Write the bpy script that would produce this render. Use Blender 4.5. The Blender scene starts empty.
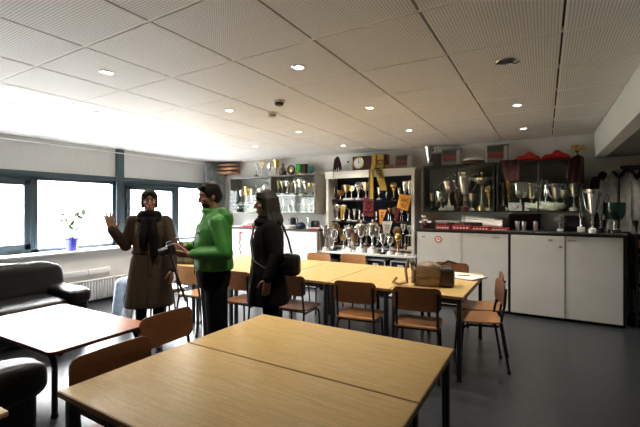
import bpy, bmesh, math, random
from mathutils import Vector, Matrix, Euler, noise
random.seed(7)
PI = math.pi
C = bpy.context.scene.collection
V = Vector

# ------------------------------------------------------------------ geometry of the place
CAM_H = 1.5
FPX = 380.0
YAW = math.atan2(225, 380)
SN, CS = math.sin(YAW), math.cos(YAW)
CEIL = 2.55
BACK = 6.6
XL = -6.57           # glazing plane of the window wall
XLOW = -6.25         # parapet below the sill
XBEAM = 0.6
XR, YF = 2.2, -1.6


def at(u, v, Y):
    """a point on the vertical plane Y = const of the room, from measurements of the photograph"""
    l = (u - 320.0) / FPX
    t = Y / (CS + SN * l)
    return (-SN + CS * l) * t, CAM_H + (208.0 - v) / FPX * t


# ------------------------------------------------------------------ materials
def new_mat(name):
    m = bpy.data.materials.new(name)
    m.use_nodes = True
    nt = m.node_tree
    return m, nt, nt.nodes['Principled BSDF']


def plain(name, col, rough=0.5, metal=0.0, var=0.0, scale=8.0, bump=0.0, bscale=60.0, spec=0.5, coat=0.0):
    m, nt, b = new_mat(name)
    b.inputs['Base Color'].default_value = (*col, 1)
    b.inputs['Roughness'].default_value = rough
    b.inputs['Metallic'].default_value = metal
    b.inputs['Specular IOR Level'].default_value = spec
    if coat:
        b.inputs['Coat Weight'].default_value = coat
        b.inputs['Coat Roughness'].default_value = 0.15
    tc = nt.nodes.new('ShaderNodeTexCoord')
    if var:
        n = nt.nodes.new('ShaderNodeTexNoise')
        n.inputs['Scale'].default_value = scale
        n.inputs['Detail'].default_value = 5
        nt.links.new(tc.outputs['Object'], n.inputs['Vector'])
        r = nt.nodes.new('ShaderNodeValToRGB')
        r.color_ramp.elements[0].position = 0.3
        r.color_ramp.elements[1].position = 0.7
        r.color_ramp.elements[0].color = (*[c * (1 - var) for c in col], 1)
        r.color_ramp.elements[1].color = (*[min(1, c * (1 + var)) for c in col], 1)
        nt.links.new(n.outputs['Fac'], r.inputs['Fac'])
        nt.links.new(r.outputs['Color'], b.inputs['Base Color'])
    if bump:
        n2 = nt.nodes.new('ShaderNodeTexNoise')
        n2.inputs['Scale'].default_value = bscale
        n2.inputs['Detail'].default_value = 4
        nt.links.new(tc.outputs['Object'], n2.inputs['Vector'])
        bp = nt.nodes.new('ShaderNodeBump')
        bp.inputs['Strength'].default_value = bump
        bp.inputs['Distance'].default_value = 0.01
        nt.links.new(n2.outputs['Fac'], bp.inputs['Height'])
        nt.links.new(bp.outputs['Normal'], b.inputs['Normal'])
    return m


def wood(name, dark, light, rough=0.35, stretch=(1, 14, 14), scale=3.0, coat=0.0, spec=0.5):
    m, nt, b = new_mat(name)
    b.inputs['Roughness'].default_value = rough
    b.inputs['Specular IOR Level'].default_value = spec
    if coat:
        b.inputs['Coat Weight'].default_value = coat
        b.inputs['Coat Roughness'].default_value = 0.18
    tc = nt.nodes.new('ShaderNodeTexCoord')
    mp = nt.nodes.new('ShaderNodeMapping')
    mp.inputs['Scale'].default_value = stretch
    nt.links.new(tc.outputs['Object'], mp.inputs['Vector'])
    n = nt.nodes.new('ShaderNodeTexNoise')
    n.inputs['Scale'].default_value = scale
    n.inputs['Detail'].default_value = 8
    n.inputs['Roughness'].default_value = 0.62
    n.inputs['Distortion'].default_value = 0.5
    nt.links.new(mp.outputs['Vector'], n.inputs['Vector'])
    n2 = nt.nodes.new('ShaderNodeTexNoise')
    n2.inputs['Scale'].default_value = scale * 9
    n2.inputs['Detail'].default_value = 3
    nt.links.new(mp.outputs['Vector'], n2.inputs['Vector'])
    mx = nt.nodes.new('ShaderNodeMath')
    mx.operation = 'MULTIPLY_ADD'
    mx.inputs[1].default_value = 0.45
    nt.links.new(n2.outputs['Fac'], mx.inputs[0])
    mx2 = nt.nodes.new('ShaderNodeMath')
    mx2.operation = 'MULTIPLY'
    mx2.inputs[1].default_value = 0.55
    nt.links.new(n.outputs['Fac'], mx2.inputs[0])
    nt.links.new(mx2.outputs[0], mx.inputs[2])
    r = nt.nodes.new('ShaderNodeValToRGB')
    r.color_ramp.elements[0].position = 0.34
    r.color_ramp.elements[1].position = 0.64
    r.color_ramp.elements[0].color = (*dark, 1)
    r.color_ramp.elements[1].color = (*light, 1)
    nt.links.new(mx.outputs[0], r.inputs['Fac'])
    nt.links.new(r.outputs['Color'], b.inputs['Base Color'])
    return m


def emit(name, col, power):
    m, nt, b = new_mat(name)
    b.inputs['Base Color'].default_value = (*col, 1)
    b.inputs['Emission Color'].default_value = (*col, 1)
    b.inputs['Emission Strength'].default_value = power
    return m


def glass(name, tint=(1, 1, 1), refl=1.0):
    m = bpy.data.materials.new(name)
    m.use_nodes = True
    nt = m.node_tree
    nt.nodes.clear()
    out = nt.nodes.new('ShaderNodeOutputMaterial')
    tr = nt.nodes.new('ShaderNodeBsdfTransparent')
    tr.inputs['Color'].default_value = (*tint, 1)
    gl = nt.nodes.new('ShaderNodeBsdfGlossy')
    gl.inputs['Roughness'].default_value = 0.02
    gl.inputs['Color'].default_value = (refl, refl, refl, 1)
    # thin pane: Schlick reflectance from the angle of view, the same on both faces
    ge = nt.nodes.new('ShaderNodeNewGeometry')
    dp = nt.nodes.new('ShaderNodeVectorMath')
    dp.operation = 'DOT_PRODUCT'
    nt.links.new(ge.outputs['Normal'], dp.inputs[0])
    nt.links.new(ge.outputs['Incoming'], dp.inputs[1])

    def mth(op, a, b=None):
        n = nt.nodes.new('ShaderNodeMath')
        n.operation = op
        nt.links.new(a, n.inputs[0])
        if b is not None:
            n.inputs[1].default_value = b
        return n.outputs[0]
    om = nt.nodes.new('ShaderNodeMath')
    om.operation = 'SUBTRACT'
    om.inputs[0].default_value = 1.0
    nt.links.new(mth('ABSOLUTE', dp.outputs['Value']), om.inputs[1])
    fr = nt.nodes.new('ShaderNodeMath')
    fr.operation = 'MULTIPLY_ADD'
    fr.inputs[1].default_value = 0.93
    fr.inputs[2].default_value = 0.03
    nt.links.new(mth('POWER', om.outputs[0], 5.0), fr.inputs[0])
    mx = nt.nodes.new('ShaderNodeMixShader')
    nt.links.new(fr.outputs[0], mx.inputs[0])
    nt.links.new(tr.outputs[0], mx.inputs[1])
    nt.links.new(gl.outputs[0], mx.inputs[2])
    nt.links.new(mx.outputs[0], out.inputs['Surface'])
    return m


def perforated(name, col, x0, y0, pitch):
    """white acoustic tile: a square grid of small round holes, a plain margin round every tile"""
    m, nt, b = new_mat(name)
    b.inputs['Roughness'].default_value = 0.6
    tc = nt.nodes.new('ShaderNodeTexCoord')
    sep = nt.nodes.new('ShaderNodeSeparateXYZ')
    nt.links.new(tc.outputs['Object'], sep.inputs[0])

    def math_(op, a, bb=None):
        n = nt.nodes.new('ShaderNodeMath')
        n.operation = op
        for i, w in enumerate((a, bb)):
            if w is None:
                continue
            if isinstance(w, (int, float)):
                n.inputs[i].default_value = w
            else:
                nt.links.new(w, n.inputs[i])
        return n.outputs[0]
    hole = pitch / 40.0
    ds, marg = [], []
    for ax, o in (('X', x0), ('Y', y0)):
        sh = math_('SUBTRACT', sep.outputs[ax], o)
        a = math_('FRACT', math_('DIVIDE', sh, hole))
        a = math_('SUBTRACT', a, 0.5)
        ds.append(math_('MULTIPLY', a, a))
        t = math_('ABSOLUTE', math_('SUBTRACT', math_('FRACT', math_('DIVIDE', sh, pitch)), 0.5))
        marg.append(math_('LESS_THAN', t, 0.474))
    dist = math_('SQRT', math_('ADD', ds[0], ds[1]))
    inside = math_('LESS_THAN', dist, 0.25)
    f = math_('MULTIPLY', math_('MULTIPLY', inside, marg[0]), marg[1])
    mix = nt.nodes.new('ShaderNodeMix')
    mix.data_type = 'RGBA'
    nt.links.new(f, mix.inputs[0])
    mix.inputs[6].default_value = (*col, 1)
    mix.inputs[7].default_value = (0.30, 0.30, 0.30, 1)
    nt.links.new(mix.outputs[2], b.inputs['Base Color'])
    return m


TILE, TX0, TY0 = 0.668, 0.09, 2.02
M = dict(
    ceil=perforated('ceiling_tile', (0.80, 0.79, 0.77), TX0, TY0, TILE),
    groove=plain('ceiling_groove', (0.05, 0.05, 0.05), 0.8),
    tbar=plain('ceiling_bar', (0.80, 0.79, 0.77), 0.5),
    wall=plain('wall_paint', (0.72, 0.71, 0.68), 0.75, var=0.04, scale=3, bump=0.06, bscale=90),
    bulk=plain('bulkhead_paint', (0.66, 0.66, 0.64), 0.75, var=0.03, scale=3),
    wallfront=plain('front_wall_paint', (0.45, 0.44, 0.41), 0.8, var=0.06),
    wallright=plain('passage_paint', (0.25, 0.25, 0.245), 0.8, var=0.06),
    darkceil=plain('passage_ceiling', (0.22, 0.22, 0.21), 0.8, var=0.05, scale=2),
    floor=plain('floor_vinyl', (0.036, 0.041, 0.047), 0.30, var=0.22, scale=14, bump=0.02, bscale=50, spec=0.55),
    skirting=plain('skirting_paint', (0.12, 0.12, 0.13), 0.5),
    alu=plain('window_metal', (0.040, 0.062, 0.076), 0.38, metal=0.25, var=0.05),
    sillw=plain('sill_board', (0.78, 0.78, 0.78), 0.4),
    panel=plain('panel_cloth', (0.58, 0.58, 0.565), 0.85, var=0.05, scale=40),
    wglass=glass('window_glass'),
    cglass=glass('cabinet_glass', (0.93, 0.95, 0.94), 0.8),
    screen_hedge=plain('screen_leaves', (0.20, 0.23, 0.17), 0.9, var=0.4, scale=3),
    ground=plain('yard_paving', (0.27, 0.27, 0.26), 0.9, var=0.05, scale=2),
    table=wood('oak_laminate', (0.50, 0.325, 0.115), (0.74, 0.53, 0.225), 0.33, (2.2, 30, 30), 2.2, spec=0.45),
    tabley=wood('oak_laminate_cross', (0.42, 0.27, 0.115), (0.60, 0.41, 0.20), 0.28, (30, 2.2, 30), 2.2, spec=0.55),
    edge=wood('oak_edge', (0.17, 0.085, 0.03), (0.28, 0.15, 0.06), 0.4),
    coffee=wood('redwood_veneer', (0.20, 0.065, 0.022), (0.34, 0.125, 0.045), 0.42, (2, 22, 22), 2.5, spec=0.12),
    chairw=wood('chair_plywood', (0.125, 0.048, 0.018), (0.22, 0.088, 0.032), 0.4, (3, 3, 20), 2.2, spec=0.35),
    chairlight=wood('chair_plywood_worn', (0.36, 0.165, 0.06), (0.52, 0.26, 0.10), 0.36, (3, 14, 14), 2.2),
    chairdark=wood('chair_plywood_dark', (0.085, 0.036, 0.016), (0.15, 0.065, 0.028), 0.36, (3, 3, 20), 2.2),
    steel=plain('black_tube', (0.010, 0.010, 0.011), 0.4),
    rubber=plain('rubber', (0.02, 0.02, 0.02), 0.8),
    leather=plain('black_leather', (0.010, 0.010, 0.011), 0.38, bump=0.5, bscale=18, spec=0.22),
    radiator=plain('radiator_enamel', (0.72, 0.72, 0.72), 0.4),
    potblue=plain('blue_glaze', (0.06, 0.07, 0.50), 0.25),
    soil=plain('soil', (0.04, 0.025, 0.015), 0.95),
    leaf=plain('leaf', (0.045, 0.11, 0.025), 0.5, var=0.3, scale=20),
    twig=plain('twig', (0.05, 0.035, 0.02), 0.7),
    curtain=plain('curtain_cloth', (0.23, 0.26, 0.27), 0.9, var=0.25, scale=9),
    slat=wood('pine_slat', (0.42, 0.22, 0.13), (0.62, 0.36, 0.22), 0.5),
    doorwhite=plain('cabinet_white', (0.60, 0.59, 0.555), 0.45, var=0.03, scale=4),
    doorbright=plain('cabinet_bright', (0.80, 0.79, 0.79), 0.4, var=0.02, scale=4),
    frameblk=plain('cabinet_edge', (0.018, 0.017, 0.016), 0.4),
    framegrey=plain('cabinet_grey', (0.26, 0.25, 0.23), 0.5, var=0.05),
    beige=plain('cabinet_side', (0.36, 0.33, 0.27), 0.55, var=0.05),
    caseback=plain('case_back', (0.45, 0.45, 0.43), 0.6, var=0.05),
    casedark=plain('case_lining', (0.17, 0.175, 0.155), 0.7, var=0.08),
    navy=plain('navy_felt', (0.010, 0.014, 0.030), 0.85, var=0.2),
    shelfw=plain('shelf_white', (0.74, 0.73, 0.70), 0.45),
    silver=plain('silver', (0.84, 0.835, 0.82), 0.17, metal=0.93, var=0.12, scale=30),
    pewter=plain('pewter', (0.56, 0.56, 0.55), 0.24, metal=0.9, var=0.15, scale=30),
    gold=plain('gold', (0.66, 0.44, 0.15), 0.22, metal=0.9, var=0.1, scale=30),
    bronze=plain('bronze', (0.30, 0.17, 0.08), 0.4, metal=0.5, var=0.2, scale=30),
    marblew=plain('white_marble', (0.78, 0.77, 0.75), 0.3, var=0.1, scale=25),
    marbleb=plain('black_marble', (0.02, 0.02, 0.022), 0.2, var=0.3, scale=25),
    maroon=plain('maroon_base', (0.20, 0.04, 0.03), 0.3),
    red=plain('red_cloth', (0.52, 0.022, 0.015), 0.75, var=0.15, scale=12),
    redbox=plain('red_card', (0.50, 0.03, 0.05), 0.5, var=0.1),
    darkred=plain('dark_red_cloth', (0.030, 0.002, 0.004), 0.85, var=0.3, scale=14),
    crimson=plain('crimson_cloth', (0.15, 0.008, 0.016), 0.8, var=0.25, scale=25),
    yellow=plain('yellow_knit', (0.42, 0.28, 0.045), 0.9, var=0.15, scale=40),
    orange=plain('orange_cloth', (0.80, 0.33, 0.04), 0.8, var=0.08),
    black=plain('black_plastic', (0.012, 0.012, 0.013), 0.4),
    blackm=plain('black_matt', (0.01, 0.01, 0.01), 0.9),
    white=plain('white_plastic', (0.80, 0.80, 0.79), 0.4),
    paper=plain('paper', (0.78, 0.77, 0.73), 0.8, var=0.03),
    palecloth=plain('pale_green_cloth', (0.40, 0.43, 0.35), 0.9, var=0.35, scale=14),
    greyp=plain('grey_print', (0.35, 0.36, 0.35), 0.8, var=0.5, scale=60),
    teal=plain('teal_ceramic', (0.03, 0.18, 0.15), 0.3),
    green=plain('green_ceramic', (0.03, 0.38, 0.04), 0.3),
    greendark=plain('dark_green_glass', (0.006, 0.03, 0.02), 0.12, spec=0.8),
    brown=plain('brown_ceramic', (0.08, 0.045, 0.03), 0.4),
    clockwood=wood('clock_wood', (0.035, 0.008, 0.006), (0.08, 0.018, 0.012), 0.35),
    boxwood=wood('box_wood', (0.17, 0.07, 0.025), (0.30, 0.13, 0.05), 0.5),
    lamp=emit('lamp_on', (1.0, 0.96, 0.88), 6.0),
    skin=plain('skin', (0.25, 0.125, 0.085), 0.55, var=0.06, scale=20),
    eyew=plain('eye_white', (0.45, 0.43, 0.41), 0.4),
    hairdk=plain('dark_hair', (0.008, 0.0055, 0.004), 0.6, spec=0.25, bump=0.4, bscale=70),
    hairbr=plain('brown_hair', (0.010, 0.0065, 0.0045), 0.6, spec=0.25, bump=0.4, bscale=70),
    coatbr=plain('khaki_coat', (0.042, 0.030, 0.021), 0.9, spec=0.15, var=0.12, scale=30, bump=0.15, bscale=40),
    coatbk=plain('black_coat', (0.006, 0.006, 0.0065), 0.9, spec=0.12, var=0.2, bump=0.15, bscale=40),
    jacket=plain('green_shell', (0.026, 0.165, 0.016), 0.5, var=0.2, scale=7, bump=1.0, bscale=9),
    trouser=plain('black_trousers', (0.005, 0.005, 0.006), 0.92, spec=0.12),
    jeans=plain('pale_jeans', (0.42, 0.50, 0.62), 0.9, var=0.2, scale=20),
    scarf=plain('black_scarf', (0.005, 0.0045, 0.005), 0.95, spec=0.1, bump=0.5, bscale=60),
    shoe=plain('dark_shoe', (0.012, 0.012, 0.014), 0.5),
    camo=plain('camouflage', (0.085, 0.080, 0.050), 0.85, var=0.75, scale=14),
    bagtan=plain('tan_leather', (0.21, 0.135, 0.065), 0.5, var=0.15, scale=9, bump=0.2, bscale=30),
    bagdark=plain('dark_brown_leather', (0.035, 0.021, 0.013), 0.5, var=0.2, scale=9, bump=0.2, bscale=30),
    greycoat=plain('grey_wool', (0.27, 0.27, 0.255), 0.9, var=0.25, scale=14),
    darkcoat=plain('charcoal_wool', (0.012, 0.012, 0.013), 0.9, spec=0.15, var=0.2),
    navyball=plain('navy_gloss', (0.015, 0.03, 0.09), 0.25),
    scuffgrey=plain('grey_plastic', (0.40, 0.40, 0.39), 0.5),
)


# ------------------------------------------------------------------ mesh helpers
class MB:
    def __init__(s):
        s.bm = bmesh.new()

    def box(s, c, size, rot=None, bev=0.0, seg=2):
        r = bmesh.ops.create_cube(s.bm, size=1.0)
        vs = r['verts']
        R = (rot if isinstance(rot, Matrix) else Euler(rot).to_matrix().to_4x4()) if rot is not None else Matrix()
        for v in vs:
            v.co = V((v.co.x * size[0], v.co.y * size[1], v.co.z * size[2]))
        if bev:
            es = list({e for v in vs for e in v.link_edges})
            g = bmesh.ops.bevel(s.bm, geom=es, offset=min(bev, 0.49 * min(size)), segments=seg, profile=0.5, affect='EDGES')
            vs = list({v for f in g['faces'] for v in f.verts} | {v for v in vs if v.is_valid})
        for v in vs:
            v.co = R @ v.co + V(c)
        return s

    def grid(s, rows, closed_u=False, closed_v=False):
        """rows: list of rows of points; makes a quad surface"""
        g = [[s.bm.verts.new(p) for p in r] for r in rows]
        nr, nc = len(g), len(g[0])
        for i in range(nr if closed_v else nr - 1):
            for j in range(nc if closed_u else nc - 1):
                a, b = g[i][j], g[i][(j + 1) % nc]
                c, d = g[(i + 1) % nr][(j + 1) % nc], g[(i + 1) % nr][j]
                try:
                    s.bm.faces.new((a, b, c, d))
                except ValueError:
                    pass
        return g

    def loft(s, rings, cap=True):
        g = s.grid(rings, closed_u=True)
        if cap:
            s.bm.faces.new(list(reversed(g[0])))
            s.bm.faces.new(g[-1])
        return s

    def tube(s, pts, r, n=8, closed=False, cap=True):
        pts = [V(p) for p in pts]
        m = len(pts)
        rr = r if isinstance(r, (list, tuple)) else [r] * m
        up = None
        rings = []
        for i, p in enumerate(pts):
            if closed:
                t = pts[(i + 1) % m] - pts[i - 1]
            else:
                t = pts[min(i + 1, m - 1)] - pts[max(i - 1, 0)]
            t.normalize()
            if up is None:
                up = t.orthogonal().normalized()
            up = (up - t * up.dot(t))
            if up.length < 1e-6:
                up = t.orthogonal()
            up.normalize()
            w = t.cross(up)
            rings.append([p + (up * math.cos(2 * PI * k / n) + w * math.sin(2 * PI * k / n)) * rr[i] for k in range(n)])
        if closed:
            s.grid(rings, closed_u=True, closed_v=True)
        else:
            s.loft(rings, cap)
        return s

    def lathe(s, prof, n=20, c=(0, 0, 0), M4=None):
        c = V(c)
        rings = []
        for r, z in prof:
            ring = []
            for k in range(n):
                p = V((max(r, 1e-4) * math.cos(2 * PI * k / n), max(r, 1e-4) * math.sin(2 * PI * k / n), z))
                if M4:
                    p = M4 @ p
                ring.append(p + c)
            rings.append(ring)
        return s.loft(rings)

    def ell(s, c, r, rot=None, nu=16, nv=10, ex=1.0):
        R = Euler(rot).to_matrix() if rot is not None else Matrix.Identity(3)

        def sg(a, e):
            return math.copysign(abs(a) ** e, a)
        rings = []
        for i in range(nv + 1):
            ph = -PI / 2 + PI * i / nv
            cp, sp = max(math.cos(ph), 0.004), math.sin(ph)
            rings.append([V(c) + R @ V((r[0] * sg(cp, ex) * sg(math.cos(2 * PI * j / nu), ex),
                                       r[1] * sg(cp, ex) * sg(math.sin(2 * PI * j / nu), ex),
                                       r[2] * sg(sp, ex))) for j in range(nu)])
        return s.loft(rings)

    def cap(s, a, b, ra, rb, n=12):
        """tapered capsule"""
        a, b = V(a), V(b)
        d = (b - a)
        L = max(d.length, 1e-5)
        z = d / L
        x = z.orthogonal().normalized()
        y = z.cross(x)
        rings = []
        for i in range(5):
            ph = -PI / 2 + PI / 2 * i / 4
            q, h = max(math.cos(ph), 0.02) * ra, math.sin(ph) * ra
            rings.append([a + z * h + (x * math.cos(2 * PI * k / n) + y * math.sin(2 * PI * k / n)) * q for k in range(n)])
        for i in range(5):
            ph = PI / 2 * i / 4
            q, h = max(math.cos(ph), 0.02) * rb, math.sin(ph) * rb
            rings.append([b + z * h + (x * math.cos(2 * PI * k / n) + y * math.sin(2 * PI * k / n)) * q for k in range(n)])
        return s.loft(rings)

    def prism(s, poly, z0, z1, M4=None):
        M4 = M4 or Matrix()
        a = [M4 @ V((x, y, z0)) for x, y in poly]
        b = [M4 @ V((x, y, z1)) for x, y in poly]
        return s.loft([a, b])

    def plate(s, W, H, r, fn, th, nu=10, nv=8):
        """bent sheet with rounded corners: fn(x, y) -> point; thickness along the surface normal"""
        def pt(i, j):
            y = -H / 2 + H * (0.5 - 0.5 * math.cos(PI * j / nv))
            k = max(0.0, abs(y) - (H / 2 - r))
            w = W / 2 - r + math.sqrt(max(r * r - k * k, 0))
            x = (-1 + 2 * i / nu) * max(w, 1e-3)
            return x, y
        A, B = [], []
        for j in range(nv + 1):
            ra, rb = [], []
            for i in range(nu + 1):
                x, y = pt(i, j)
                p = V(fn(x, y))
                e = 1e-3
                nrm = (V(fn(x + e, y)) - p).cross(V(fn(x, y + e)) - p).normalized()
                ra.append(p + nrm * th / 2)
                rb.append(p - nrm * th / 2)
            A.append(ra)
            B.append(rb)
        ga, gb = s.grid(A), s.grid([list(reversed(x)) for x in B])
        gb = [list(reversed(x)) for x in gb]

        def rim(l):
            return [l[0][i] for i in range(nu)] + [l[j][nu] for j in range(nv)] + [l[nv][i] for i in range(nu, 0, -1)] + [l[j][0] for j in range(nv, 0, -1)]
        a, b = rim(ga), rim(gb)
        for i in range(len(a)):
            k = (i + 1) % len(a)
            try:
                s.bm.faces.new((a[k], a[i], b[i], b[k]))
            except ValueError:
                pass
        return s

    def build(s, name, mat, parent=None, loc=None, sharp=35, mats=None):
        bmesh.ops.recalc_face_normals(s.bm, faces=s.bm.faces[:])
        me = bpy.data.meshes.new(name)
        s.bm.to_mesh(me)
        s.bm.free()
        for m in (mats or [mat]):
            me.materials.append(m)
        for p in me.polygons:
            p.use_smooth = True
        me.set_sharp_from_angle(angle=math.radians(sharp))
        o = bpy.data.objects.new(name, me)
        C.objects.link(o)
        if parent is not None:
            o.parent = parent
        if loc is not None:
            o.location = loc
        return o


def union_build(mb, name, mat, parent=None, voxel=0.008, smooth=4, fac=0.5):
    """turn overlapping closed solids into one continuous skin"""
    bmesh.ops.recalc_face_normals(mb.bm, faces=mb.bm.faces[:])
    me = bpy.data.meshes.new('tmp')
    mb.bm.to_mesh(me)
    mb.bm.free()
    t = bpy.data.objects.new('tmp', me)
    C.objects.link(t)
    r = t.modifiers.new('r', 'REMESH')
    r.mode = 'VOXEL'
    r.voxel_size = voxel
    if smooth:
        sm = t.modifiers.new('s', 'SMOOTH')
        sm.iterations = smooth
        sm.factor = fac
    dg = bpy.context.evaluated_depsgraph_get()
    me2 = bpy.data.meshes.new_from_object(t.evaluated_get(dg))
    bpy.data.objects.remove(t)
    me2.name = name
    me2.materials.clear()
    me2.materials.append(mat)
    for p in me2.polygons:
        p.use_smooth = True
    o = bpy.data.objects.new(name, me2)
    C.objects.link(o)
    if parent is not None:
        o.parent = parent
    return o


def tag(o, label, cat, group=None):
    o['label'] = label
    o['category'] = cat
    if group:
        o['group'] = group
    return o


def thing(name, label, cat, loc=(0, 0, 0), rz=0.0, group=None):
    o = bpy.data.objects.new(name, None)
    o.empty_display_size = 0.1
    C.objects.link(o)
    o.location = loc
    o.rotation_euler = (0, 0, rz)
    return tag(o, label, cat, group)


def struct(o):
    o['kind'] = 'structure'
    return o


def sbox(name, lo, hi, mat, parent=None, bev=0.0):
    lo, hi = V(lo), V(hi)
    o = MB().box((lo + hi) / 2, hi - lo, bev=bev).build(name, mat, parent)
    return o if parent else struct(o)


def kids(o):
    return [c for c in bpy.data.objects if c.parent == o]


def dup(o, parent=None):
    c = o.copy()
    C.objects.link(c)
    if parent is not None:
        c.parent = parent
    for ch in kids(o):
        dup(ch, c)
    return c


def place(proto, used, loc, rz, label, scale=None):
    """the first call moves the prototype, later ones copy it with all its parts"""
    o = proto if not used else dup(proto)
    used.append(1)
    o.location = loc
    o.rotation_euler = (0, 0, rz)
    o['label'] = label
    if scale is not None:
        o.scale = scale
    return o


# ------------------------------------------------------------------ the room
sbox('floor', (XL - 0.15, YF - 0.15, -0.1), (XR + 0.15, BACK + 0.15, 0), M['floor'])
sbox('wall_back', (XL - 0.15, BACK, 0), (XR + 0.15, BACK + 0.15, CEIL + 0.1), M['wall'])
sbox('wall_front', (XL - 0.15, YF - 0.15, 0), (XR + 0.15, YF, CEIL + 0.1), M['wallfront'])
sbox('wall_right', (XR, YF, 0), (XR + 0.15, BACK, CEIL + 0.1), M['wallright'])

# ceiling: square perforated tiles in a grid
mb = MB()
xs = [TX0 + TILE * k for k in range(-10, 2)]
ys = [TY0 + TILE * k for k in range(-6, 8)]
nb = 0
for i in range(len(xs) - 1):
    for j in range(len(ys) - 1):
        x0, x1 = max(xs[i], XL - 0.1), min(xs[i + 1], XBEAM)
        y0, y1 = max(ys[j], YF), min(ys[j + 1], BACK)
        if x1 - x0 < 0.03 or y1 - y0 < 0.03:
            continue
        g = 0.0065
        mb.box(((x0 + x1) / 2, (y0 + y1) / 2, CEIL + 0.012), (x1 - x0 - 2 * g, y1 - y0 - 2 * g, 0.024), bev=0.003, seg=1)
n0 = set(mb.bm.faces)
mb.box(((XL + XR) / 2, (YF + BACK) / 2, CEIL + 0.06), (XR - XL + 0.3, BACK - YF + 0.3, 0.06))
for f in set(mb.bm.faces) - n0:
    f.material_index = 1
n0 = set(mb.bm.faces)
for y in ys:
    if YF < y < BACK:
        mb.box(((XL + XBEAM) / 2, y, CEIL + 0.014), (XBEAM - XL, 0.03, 0.02))
for f in set(mb.bm.faces) - n0:
    f.material_index = 2
ce = mb.build('ceiling', M['ceil'], mats=[M['ceil'], M['groove'], M['tbar']])
struct(ce)

# bulkhead and the low passage ceiling behind it
sbox('trim_1', (XBEAM, YF, 2.205), (XBEAM + 0.12, BACK, CEIL + 0.03), M['bulk'])
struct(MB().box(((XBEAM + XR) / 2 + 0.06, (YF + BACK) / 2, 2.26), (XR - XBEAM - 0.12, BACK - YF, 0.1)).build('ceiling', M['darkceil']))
sbox('trim_2', (XBEAM + 0.12, BACK - 0.02, 2.06), (XR, BACK, 2.2), M['bulk'])
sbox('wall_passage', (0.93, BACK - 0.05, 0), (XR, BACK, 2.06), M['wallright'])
sbox('baseboard_back', (XL, BACK - 0.015, 0), (XR, BACK, 0.08), M['skirting'])

# window wall: parapet, sill, windows, post, cloth panels above
W_BOT, W_TOP, P_TOP = 0.86, 1.97, 2.05
sbox('wall_left', (XL - 0.15, YF, 0), (XLOW, BACK, 0.80), M['wall'])
sbox('baseboard_left', (XLOW, YF, 0), (XLOW + 0.015, BACK, 0.08), M['skirting'])
sbox('trim_3', (XL - 0.02, YF, 0.80), (XLOW + 0.05, BACK, 0.835), M['sillw'], bev=0.006)
sbox('trim_4', (XL - 0.08, 1.22, P_TOP), (XL + 0.005, BACK, CEIL + 0.02), M['panel'])
sbox('trim_5', (XL - 0.1, 1.22, W_TOP), (XL + 0.04, BACK, P_TOP), M['alu'], bev=0.004)
sbox('wall_window', (XL - 0.12, YF, 0.80), (XL, 1.22, CEIL), M['wall'])
sbox('trim_6', (XL - 0.1, 3.955, 0.835), (XL + 0.05, 4.095, CEIL), M['alu'], bev=0.006)
sbox('trim_7', (XL - 0.1, 6.05, 0.835), (XL + 0.03, BACK, 2.05), M['wall'])
win_n = 0


def window(y0, y1, casement):
    global win_n
    win_n += 1
    z0, z1 = 0.835, W_TOP
    f = 0.05
    w = MB()
    X = XL - 0.03
    for (a, b, c, d) in ((y0, y0 + f, z0, z1), (y1 - f, y1, z0, z1), (y0, y1, z0, z0 + f), (y0, y1, z1 - f, z1)):
        w.box((X, (a + b) / 2, (c + d) / 2), (0.07, b - a, d - c), bev=0.004, seg=1)
    fr = struct(w.build('window_%d' % win_n, M['alu']))
    g = f
    if casement:
        s = MB()
        a0, a1, b0, b1 = y0 + f, y1 - f, z0 + f, z1 - f
        t = 0.085
        for (a, b, c, d) in ((a0, a0 + t, b0, b1), (a1 - t, a1, b0, b1), (a0, a1, b0, b0 + t), (a0, a1, b1 - t, b1)):
            s.box((X + 0.03, (a + b) / 2, (c + d) / 2), (0.06, b - a, d - c), bev=0.006, seg=1)
        s.build('sash', M['alu'], fr)
        h = MB().box((X + 0.07, (a0 + a1) / 2, b0 + 0.045), (0.02, 0.03, 0.02), bev=0.004)
        h.box((X + 0.085, (a0 + a1) / 2 + 0.05, b0 + 0.045), (0.015, 0.12, 0.018), bev=0.006)
        h.build('handle', M['black'], fr)
        g = f + t - 0.01
    MB().box((X, (y0 + y1) / 2, (z0 + z1) / 2), (0.006, y1 - y0 - 2 * g + 0.01, z1 - z0 - 2 * g + 0.01)).build('pane', M['wglass'], fr)


for y0, y1, cs in ((1.22, 2.71, True), (2.71, 3.955, False), (4.095, 5.27, True), (5.27, 6.05, False)):
    window(y0, y1, cs)

# curtain rail along the window wall
t = thing('curtain_rail', 'thin white curtain rail running along the top of the windows', 'curtain rail', (XL + 0.10, 0, 2.47))
MB().tube([(0, YF + 0.05, 0), (0, BACK - 0.05, 0)], 0.008).build('rail', M['white'], t)
for y in (0.4, 2.0, 3.4, 4.9, 6.3):
    MB().box((-0.05, y, 0.01), (0.09, 0.02, 0.012)).build('bracket', M['white'], t)

# curtain, drawn to the corner
c = MB()
rows = []
for k in range(9):
    z = 0.86 + (2.50 - 0.86) * k / 8
    rows.append([(XL + 0.14 + 0.045 * math.sin(j * 0.9 + 0.25 * math.sin(k)) + 0.012 * math.sin(j * 2.3), 5.90 + 0.62 * j / 70, z) for j in range(71)])
c.grid(rows)
cur = c.build('curtain', M['curtain'], sharp=80)
sol = cur.modifiers.new('thick', 'SOLIDIFY')
sol.thickness = 0.004
tag(cur, 'grey pleated curtain gathered in the corner beside the last window', 'curtain')

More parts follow.
